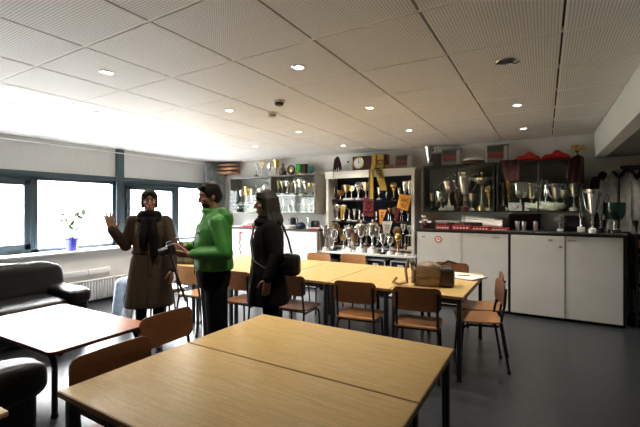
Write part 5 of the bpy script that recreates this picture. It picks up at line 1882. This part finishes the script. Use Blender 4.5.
MB().box((0.095, -0.150, 1.285 * k), (0.045, 0.012, 0.018), rot=(0, 0, 0.2)).build('chest_logo', M['black'], jk)
MB().tube([(0.196 * k * math.cos(a), 0.008 + 0.165 * k * math.sin(a), 0.962 * k) for a in [2 * PI * q / 32 for q in range(32)]], 0.008, 6, closed=True).build('hem', M['jacket'], jk)
m = MB()
for (heel, toe, ank), sx in zip(feetM, (1, -1)):
    hip = V((sx * 0.085, 0.005, 0.90))
    kn = hip.lerp(V(ank), 0.5)
    m.cap(hip, kn, 0.108, 0.092)
    m.cap(kn, V(ank) + V((0, 0, -0.03)), 0.092, 0.082)
m.loft(ringset([(0.80, .165, .135, 0, 0.005), (0.90, .182, .150, 0, 0.005), (1.02, .172, .145, 0, 0.005)]))
union_build(m, 'trousers', M['trouser'], P.t, 0.010, 4)
build_shoes(P, feetM, M['shoe'])
man = P

# the camera he holds
t = thing('camera', 'black camera with hanging strap held by the man in green', 'camera', (0, 0, 0))
R3 = Euler((0, 0, man.rz)).to_matrix()
t.location = V(man.t.location) + R3 @ V((0.005, -0.350, 1.150))
t.rotation_euler = (R_(18), 0, man.rz)
MB().box((0, 0, 0), (0.135, 0.055, 0.090), bev=0.010, seg=3).box((0, 0, 0.052), (0.055, 0.05, 0.03), bev=0.008).build('body', M['black'], t)
MB().lathe([(0.036, 0.0), (0.038, 0.06), (0.034, 0.075), (0.0, 0.072)], 24, (0, -0.025, -0.005), Matrix.Rotation(PI / 2, 4, 'X')).build('lens', M['black'], t)
MB().box((0, 0.029, -0.005), (0.075, 0.004, 0.055)).build('screen', M['navyball'], t)
MB().lathe([(0.012, 0), (0.012, 0.012), (0, 0.012)], 14, (0.045, 0, 0.044)).build('dial', M['pewter'], t)
MB().tube([(0.07, 0, 0.03), (0.085, -0.02, -0.03), (0.075, -0.03, -0.20), (0.04, -0.03, -0.42), (0.015, -0.03, -0.47), (-0.01, -0.03, -0.42), (-0.06, -0.03, -0.20), (-0.082, -0.02, -0.03), (-0.07, 0, 0.03)], 0.0085, 6).build('strap', M['black'], t)

# ---- woman with the raised hand
P = Person('woman in long belted khaki coat and black scarf with one hand raised', -3.64, 2.57, facing(0.30, 0.95), 1.69)
k = P.k
hc = V((0, -0.02, 1.590 * k))
shR, shL = V((-0.160 * k, 0.005, 1.365 * k)), V((0.160 * k, 0.005, 1.365 * k))
elR = P.img(-0.245, 0.02, 1.10)
wrR = P.img(-0.315, 0.17, 1.285)
elL = P.img(0.245, 0.0, 1.10)
wrL = P.img(0.265, 0.07, 0.85)
feetW = [((0.085, 0.05, 0), (0.105, -0.13, 0), (0.085, 0.03, 0.09)), ((-0.085, 0.05, 0), (-0.10, -0.14, 0), (-0.085, 0.03, 0.09))]
up, tc_, rt = V((0, 0, 1)), P.img(0, 1, 0), P.img(1, 0, 0)
T = standing(P, [(shL, elL, wrL), (shR, elR, wrR)],
             [((0, 0, -1), -rt, tc_, 0.35), (up * 0.95 - rt * 0.2, tc_ * 0.9 + rt * 0.3, rt * 0.9 - tc_ * 0.3, 0.08, 0.30)], feetW, (hc, 0.15, 0.03))
hair_cap(P, T, k, M['hairdk'], 0.0, fringe=True)
m = MB()
m.ell(T @ (V((0, 0.095, 0.0)) * k), (0.045, 0.045, 0.045))
m.cap(T @ (V((0, 0.09, -0.03)) * k), V((0.03, 0.10, 1.42 * k)), 0.04, 0.03, 10)
union_build(m, 'ponytail', M['hairdk'], P.t, 0.008, 3)
m = MB()
m.loft(ringset([(0.46, .245, .185, 0, 0), (0.50, .245, .185, 0, 0), (0.75, .215, .160, 0, 0), (0.95, .185, .138, 0, 0.0), (1.03, .158, .120, 0, 0.0), (1.10, .165, .122, 0, 0.0),
                (1.22 * k, .175, .130, 0, 0), (1.32 * k, .168, .120, 0, 0.004), (1.385 * k, .145, .095, 0, 0.01), (1.42 * k, .085, .075, 0, 0.012)], 32))
for sh, el, wr in ((shL, elL, wrL), (shR, elR, wrR)):
    sleeve(m, sh, el, wr, 0.070, 0.060, 0.050, 0.93)
    m.cap(V(sh), V((0, 0.01, V(sh).z)), 0.068, 0.075)
ct = union_build(m, 'coat', M['coatbr'], P.t, 0.0085, 4)
MB().tube([(0.162 * math.cos(a), 0.124 * math.sin(a), 1.035 + 0.004 * math.sin(3 * a)) for a in [2 * PI * q / 40 for q in range(40)]], 0.017, 8, closed=True).build('belt', M['coatbr'], ct)
MB().tube([(0.01, -0.128, 1.03), (0.03, -0.150, 0.93), (0.02, -0.160, 0.80)], [0.016, 0.014, 0.010], 8).build('belt_tail', M['coatbr'], ct)
MB().tube([(-0.01, -0.130, 1.28), (-0.005, -0.132, 1.08), (0.0, -0.150, 0.80), (0.0, -0.186, 0.48)], 0.004, 6).build('front_seam', M['darkcoat'], ct)
m = MB()
for q in range(16):
    a = 2 * PI * q / 16
    b = 2 * PI * (q + 1) / 16
    m.cap((0.085 * math.cos(a), -0.005 + 0.080 * math.sin(a), 1.435 * k + 0.012 * math.sin(3 * a)), (0.085 * math.cos(b), -0.005 + 0.080 * math.sin(b), 1.435 * k + 0.012 * math.sin(3 * b)), 0.040, 0.040, 8)
    m.cap((0.095 * math.cos(a), -0.015 + 0.09 * math.sin(a), 1.385 * k), (0.095 * math.cos(b), -0.015 + 0.09 * math.sin(b), 1.385 * k), 0.034, 0.034, 8)
m.cap((0.035, -0.105, 1.37 * k), (0.055, -0.150, 1.24 * k), 0.042, 0.048, 8)
m.cap((0.055, -0.150, 1.24 * k), (0.060, -0.158, 1.02 * k), 0.048, 0.040, 8)
m.cap((-0.030, -0.105, 1.37 * k), (-0.045, -0.150, 1.22 * k), 0.040, 0.044, 8)
m.cap((-0.045, -0.150, 1.22 * k), (-0.050, -0.155, 1.12 * k), 0.044, 0.036, 8)
union_build(m, 'scarf', M['scarf'], P.t, 0.009, 3)
m = MB()
for (heel, toe, ank), sx in zip(feetW, (1, -1)):
    hip = V((sx * 0.085, 0.005, 0.86))
    kn = hip.lerp(V(ank), 0.5)
    m.cap(hip, kn, 0.085, 0.062)
    m.cap(kn, V(ank), 0.060, 0.048)
union_build(m, 'trousers', M['trouser'], P.t, 0.010, 3)
build_shoes(P, feetW, M['shoe'], 0.22, 'boot')

# ---- woman in black, standing in profile with a shoulder bag
P = Person('dark-haired woman in a long black coat standing in profile', -2.14, 2.70, facing(-0.97, 0.25), 1.655)
k = P.k
hc = V((0, -0.025, 1.590 * k))
shL, shR = V((0.160 * k, 0.005, 1.365 * k)), V((-0.160 * k, 0.005, 1.365 * k))
elL, wrL = V((0.215, 0.050, 1.11)), V((0.220, -0.030, 0.90))
elR, wrR = V((-0.210, 0.04, 1.085)), V((-0.205, -0.03, 0.85))
feetB = [((0.085, 0.05, 0), (0.10, -0.13, 0), (0.085, 0.03, 0.09)), ((-0.085, 0.08, 0), (-0.10, -0.10, 0), (-0.085, 0.06, 0.09))]
T = standing(P, [(shL, elL, wrL), (shR, elR, wrR)],
             [((0.0, -0.12, -1), (-1, 0.1, 0), (0.1, -1, 0.1), 0.45), ((0, -0.12, -1), (1, 0.1, 0), (-0.1, -1, 0.1), 0.45)], feetB, (hc, 0.0, 0.05))
hair_cap(P, T, k, M['hairbr'], 0.13, fringe=True)
m = MB()
m.loft(ringset([(0.655, .205, .185, 0, 0.0), (0.69, .205, .185, 0, 0.0), (0.82, .195, .172, 0, 0.0), (0.98, .175, .145, 0, 0.0), (1.08, .165, .135, 0, 0.0),
                (1.22 * k, .172, .140, 0, 0), (1.32 * k, .165, .125, 0, 0.004), (1.385 * k, .145, .10, 0, 0.01), (1.425 * k, .085, .085, 0, 0.0), (1.475 * k, .080, .082, 0, -0.015)], 32))
for sh, el, wr in ((shL, elL, wrL), (shR, elR, wrR)):
    sleeve(m, sh, el, wr, 0.070, 0.060, 0.048, 0.93)
    m.cap(V(sh), V((0, 0.01, V(sh).z)), 0.068, 0.075)
ct = union_build(m, 'coat', M['coatbk'], P.t, 0.0085, 4)
MB().tube([(0.02, -0.108, 1.41), (0.02, -0.140, 1.30), (0.015, -0.144, 1.12)], 0.007, 6).build('zip', M['silver'], ct)
MB().tube([(0.0, -0.142, 1.08), (0.0, -0.168, 0.82), (0.0, -0.184, 0.67)], 0.005, 6).build('front_seam', M['black'], ct)
m = MB()
for q in range(14):
    a, b = 2 * PI * q / 14, 2 * PI * (q + 1) / 14
    m.cap((0.082 * math.cos(a), -0.010 + 0.082 * math.sin(a), 1.41 * k), (0.082 * math.cos(b), -0.010 + 0.082 * math.sin(b), 1.41 * k), 0.038, 0.038, 8)
union_build(m, 'collar', M['scarf'], P.t, 0.009, 3)
m = MB()
for (heel, toe, ank), sx in zip(feetB, (1, -1)):
    hip = V((sx * 0.085, 0.005, 0.86))
    kn = hip.lerp(V(ank), 0.5)
    m.cap(hip, kn, 0.085, 0.066)
    m.cap(kn, V(ank), 0.064, 0.052)
union_build(m, 'trousers', M['trouser'], P.t, 0.010, 3)
build_shoes(P, feetB, M['shoe'], 0.12, 'boot')
wb = P
t = thing('shoulder_bag', 'black shoulder bag hanging at the back of the woman in black', 'bag')
t.location = V(wb.t.location) + Euler((0, 0, wb.rz)).to_matrix() @ V((0.13, 0.175, 0.90))
wb_bag = t
t.rotation_euler = (0, 0, wb.rz)
m = MB()
puff(m, (0.045, -0.01, 0.11), (0.19, 0.10, 0.19), 0.45, (0, 0, 0.9), 0.008, 9.0, 32, 18, 8.0)
m.build('body', M['leather'], t)
MB().box((0.08, -0.045, 0.14), (0.15, 0.022, 0.09), rot=(0, 0, 0.9), bev=0.01).build('flap', M['leather'], t)
o = V((-0.13, -0.175, -0.90))
MB().tube([V((0.10, 0.20, 1.08)) + o, V((0.04, 0.175, 1.22)) + o, V((-0.07, 0.115, 1.40)) + o, V((-0.11, 0.0, 1.47)) + o, V((-0.07, -0.11, 1.38)) + o, V((0.04, -0.158, 1.20)) + o, V((0.14, -0.145, 1.05)) + o, V((0.195, -0.06, 0.99)) + o, V((0.215, 0.05, 1.0)) + o, V((0.20, 0.16, 1.04)) + o], 0.010, 8).build('strap', M['leather'], t)

# ---- person seated behind the woman in khaki: only the pale jeans and a shoe show
P = Person('seated person in pale jeans mostly hidden behind the khaki coat', -4.735, 3.375, facing(-0.42, 0.90), 1.68)
hc = V((0, -0.05, 1.165))
m = MB()
T = add_head(m, hc, 0.98, 0.0, 0.05)
m.cap((0, 0.01, 0.96), V(hc) + V((0, 0.015, -0.03)), 0.054, 0.050)
m.loft(ringset([(0.46, .15, .11, 0, 0.02), (0.62, .13, .095, 0, 0.01), (0.78, .145, .10, 0, 0), (0.90, .15, .095, 0, 0.0), (0.97, .12, .06, 0, 0.008)]))
for sx in (-1, 1):
    sh, el, wr = V((sx * 0.165, 0, 0.935)), V((sx * 0.19, -0.02, 0.68)), V((sx * 0.10, -0.21, 0.60))
    m.cap((0, 0, 0.93), sh, 0.06, 0.048)
    m.cap(sh, el, 0.046, 0.037)
    m.cap(el, wr, 0.036, 0.026)
    add_hand(m, wr, (-sx * 0.2, -0.9, -0.25), (0, 0, -1), (-sx, 0, 0.1), 0.98, 0.4)
    hip, kn, an = V((sx * 0.085, -0.02, 0.52)), V((sx * 0.11, -0.40, 0.50)), V((sx * 0.11, -0.47, 0.09))
    m.cap(hip, kn, 0.078, 0.052)
    m.cap(kn, an, 0.050, 0.036)
    add_shoe(m, (sx * 0.11, -0.45, 0), (sx * 0.12, -0.63, 0), 0.85)
union_build(m, 'body', M['skin'], P.t, 0.0065, 2)
face_parts(T, 0.98, P.t, M['hairdk'])
hair_cap(P, T, 0.98, M['hairdk'], short=True)
m = MB()
m.loft(ringset([(0.47, .165, .125, 0, 0.02), (0.62, .155, .118, 0, 0.01), (0.78, .165, .12, 0, 0), (0.90, .165, .112, 0, 0), (0.97, .13, .08, 0, 0.006), (1.0, .075, .07, 0, 0.0)]))
for sx in (-1, 1):
    sh, el, wr = V((sx * 0.165, 0, 0.935)), V((sx * 0.19, -0.02, 0.68)), V((sx * 0.10, -0.21, 0.60))
    sleeve(m, sh, el, wr, 0.062, 0.054, 0.042, 0.92)
    m.cap((0, 0, 0.93), sh, 0.07, 0.062)
union_build(m, 'sweater', M['darkcoat'], P.t, 0.009, 3)
m = MB()
feetS = []
for sx in (-1, 1):
    hip, kn, an = V((sx * 0.085, -0.01, 0.53)), V((sx * 0.11, -0.40, 0.505)), V((sx * 0.11, -0.47, 0.09))
    m.cap(hip, kn, 0.094, 0.070)
    m.cap(kn, an, 0.069, 0.056)
    feetS.append(((sx * 0.11, -0.45, 0), (sx * 0.12, -0.63, 0), tuple(an)))
m.loft(ringset([(0.465, .16, .12, 0, 0.02), (0.53, .165, .125, 0, 0.02), (0.60, .15, .115, 0, 0.015)]))
union_build(m, 'jeans', M['jeans'], P.t, 0.009, 3)
build_shoes(P, feetS, M['navyball'], None, 'trainer')
place(ch_mid, U[id(ch_mid)], V(P.t.location) + Euler((0, 0, P.rz)).to_matrix() @ V((0, 0.01, 0)), P.rz + PI, 'chair under the seated person behind the khaki coat')


# ------------------------------------------------------------------ ceiling fittings
def make_light():
    t = thing('ceiling_light', '', 'ceiling light', (0, 0, 0), 0, 'recessed ceiling downlights')
    MB().lathe([(0.034, 0.004), (0.037, -0.006), (0.047, -0.007), (0.053, -0.001), (0.053, 0.004)], 28).build('trim_ring', M['silver'], t)
    MB().lathe([(0.0, -0.002), (0.035, -0.002), (0.035, 0.002), (0.0, 0.002)], 28).build('lamp', M['lamp'], t)
    return t


LIGHTS = [  # column k (0 = beside the bulkhead), y, label
    (1, 2.354, 'downlight over the front tables, largest of the lit ceiling lights'),
    (1, 3.690, 'downlight directly beyond the largest one, over the near edge of the long tables'),
    (1, 5.026, 'downlight above the framed photograph on the white trophy shelf'),
    (2, 1.686, 'downlight over the coffee table, highest in the upper left of the ceiling'),
    (2, 3.022, 'downlight above the man in green'),
    (2, 4.358, 'downlight over the middle of the long table, left of the ceiling detectors'),
    (2, 5.694, 'downlight closest to the clock on the trophy shelf'),
    (3, 2.354, 'downlight above the sofa end and blue flowerpot'),
    (3, 3.690, 'downlight above the woman with the raised hand'),
    (3, 5.026, 'downlight above the left trophy cabinet'),
    (4, 3.022, 'downlight close to the windows in front of the dark post'),
    (4, 4.358, 'downlight close to the windows beyond the dark post'),
    (0, 4.358, 'downlight by the bulkhead, nearer of two in its column'),
    (0, 5.694, 'downlight by the bulkhead, farther of two in its column'),
]
pl = make_light()
used = []
for k, y, lab in LIGHTS:
    x = TX0 - TILE / 2 - 2 * TILE * k
    if k == 4:
        x = TX0 - TILE / 2 - 2 * TILE * 4
    place(pl, used, (x, y, CEIL), 0, lab)
    ld = bpy.data.lights.new('downlight_beam', 'SPOT')
    ld.energy = DOWN
    ld.spot_size = R_(115)
    ld.spot_blend = 0.8
    ld.color = (1.0, 0.90, 0.76)
    ld.shadow_soft_size = 0.05
    lo = bpy.data.objects.new('downlight_beam', ld)
    lo.location = (x, y, CEIL - 0.02)
    C.objects.link(lo)
o = dup(pl)
o.location = (1.17, 5.9, 2.21)
ld = bpy.data.lights.new('downlight_beam', 'SPOT')
ld.energy = DOWN * 0.3
ld.spot_size = R_(115)
ld.spot_blend = 0.8
ld.color = (1.0, 0.90, 0.76)
ld.shadow_soft_size = 0.05
lo = bpy.data.objects.new('downlight_beam', ld)
lo.location = (1.17, 5.9, 2.19)
C.objects.link(lo)
o['label'] = 'downlight in the dark low ceiling beyond the bulkhead, right edge'

# dead fitting whose lamp is missing
t = thing('ceiling_light', 'dead downlight with dark empty socket near the top right', 'ceiling light', (TX0 - TILE / 2, 3.022, CEIL))
MB().lathe([(0.045, 0.02), (0.052, -0.004), (0.066, -0.006), (0.072, -0.001), (0.072, 0.006)], 28).build('trim_ring', M['silver'], t)
MB().lathe([(0.0, -0.003), (0.05, -0.003), (0.05, 0.002), (0.0, 0.002)], 24).build('socket', M['black'], t)
MB().tube([(0.02, 0, -0.004), (0.06, 0.02, -0.02), (0.09, 0.03, -0.006)], 0.004).build('loose_wire', M['black'], t)
# two detectors
for nm, x, y, lab in (('smoke_detector', -2.246, 3.004, 'dark round smoke detector on the ceiling, nearer of the two'),
                      ('smoke_detector', -2.596, 3.344, 'pale round smoke detector on the ceiling, farther of the two')):
    t = thing(nm, lab, 'smoke detector', (x, y, CEIL), 0, None)
    MB().lathe([(0.06, 0.003), (0.06, -0.012), (0.052, -0.018), (0.0, -0.018)], 24).build('base', M['white'], t)
    MB().lathe([(0.046, -0.015), (0.044, -0.034), (0.034, -0.045), (0.0, -0.047)], 24).build('sensor_head', M['black'] if y < 3.2 else M['scuffgrey'], t)

# ------------------------------------------------------------------ daylight and camera
w = bpy.data.worlds.new('overcast')
bpy.context.scene.world = w
w.use_nodes = True
bg = w.node_tree.nodes['Background']
# overcast sky: palest overhead, dimmer towards the horizon
nt = w.node_tree
tcw = nt.nodes.new('ShaderNodeTexCoord')
sepw = nt.nodes.new('ShaderNodeSeparateXYZ')
nt.links.new(tcw.outputs['Generated'], sepw.inputs[0])
mr = nt.nodes.new('ShaderNodeMapRange')
mr.inputs['From Min'].default_value = 0.03
mr.inputs['From Max'].default_value = 0.45
mr.inputs['To Min'].default_value = SKYH
mr.inputs['To Max'].default_value = SKY
nt.links.new(sepw.outputs['Z'], mr.inputs['Value'])
bg.inputs['Color'].default_value = (0.97, 0.985, 1.0, 1)
nt.links.new(mr.outputs['Result'], bg.inputs['Strength'])
for y0, y1 in ((1.25, 3.9), (4.1, 6.05)):
    ld = bpy.data.lights.new('window_portal', 'AREA')
    ld.shape = 'RECTANGLE'
    ld.size = y1 - y0
    ld.size_y = 1.15
    ld.cycles.is_portal = True
    lo = bpy.data.objects.new('window_portal', ld)
    lo.location = (XL - 0.12, (y0 + y1) / 2, 1.4)
    lo.rotation_euler = Matrix(((0, 0, -1), (1, 0, 0), (0, -1, 0))).to_euler()
    C.objects.link(lo)

cd = bpy.data.cameras.new('camera')
cd.sensor_width = 36.0
cd.sensor_fit = 'HORIZONTAL'
cd.lens = FPX / 640.0 * 36.0
cd.shift_y = -5.5 / 640.0
cd.clip_start = 0.05
cam = bpy.data.objects.new('camera', cd)
cam.location = (0, 0, CAM_H)
cam.rotation_euler = (PI / 2, 0, YAW)
C.objects.link(cam)
sc = bpy.context.scene
sc.camera = cam
sc.view_settings.view_transform = 'Standard'
sc.view_settings.look = 'None'
sc.view_settings.gamma = 1.0
sc.view_settings.use_curve_mapping = False
sc.view_settings.exposure = EXPO
sc.cycles.max_bounces = 8
sc.cycles.diffuse_bounces = 5
sc.cycles.transparent_max_bounces = 16
sc.cycles.caustics_reflective = False
sc.cycles.caustics_refractive = False
sc.cycles.sample_clamp_indirect = 20.0
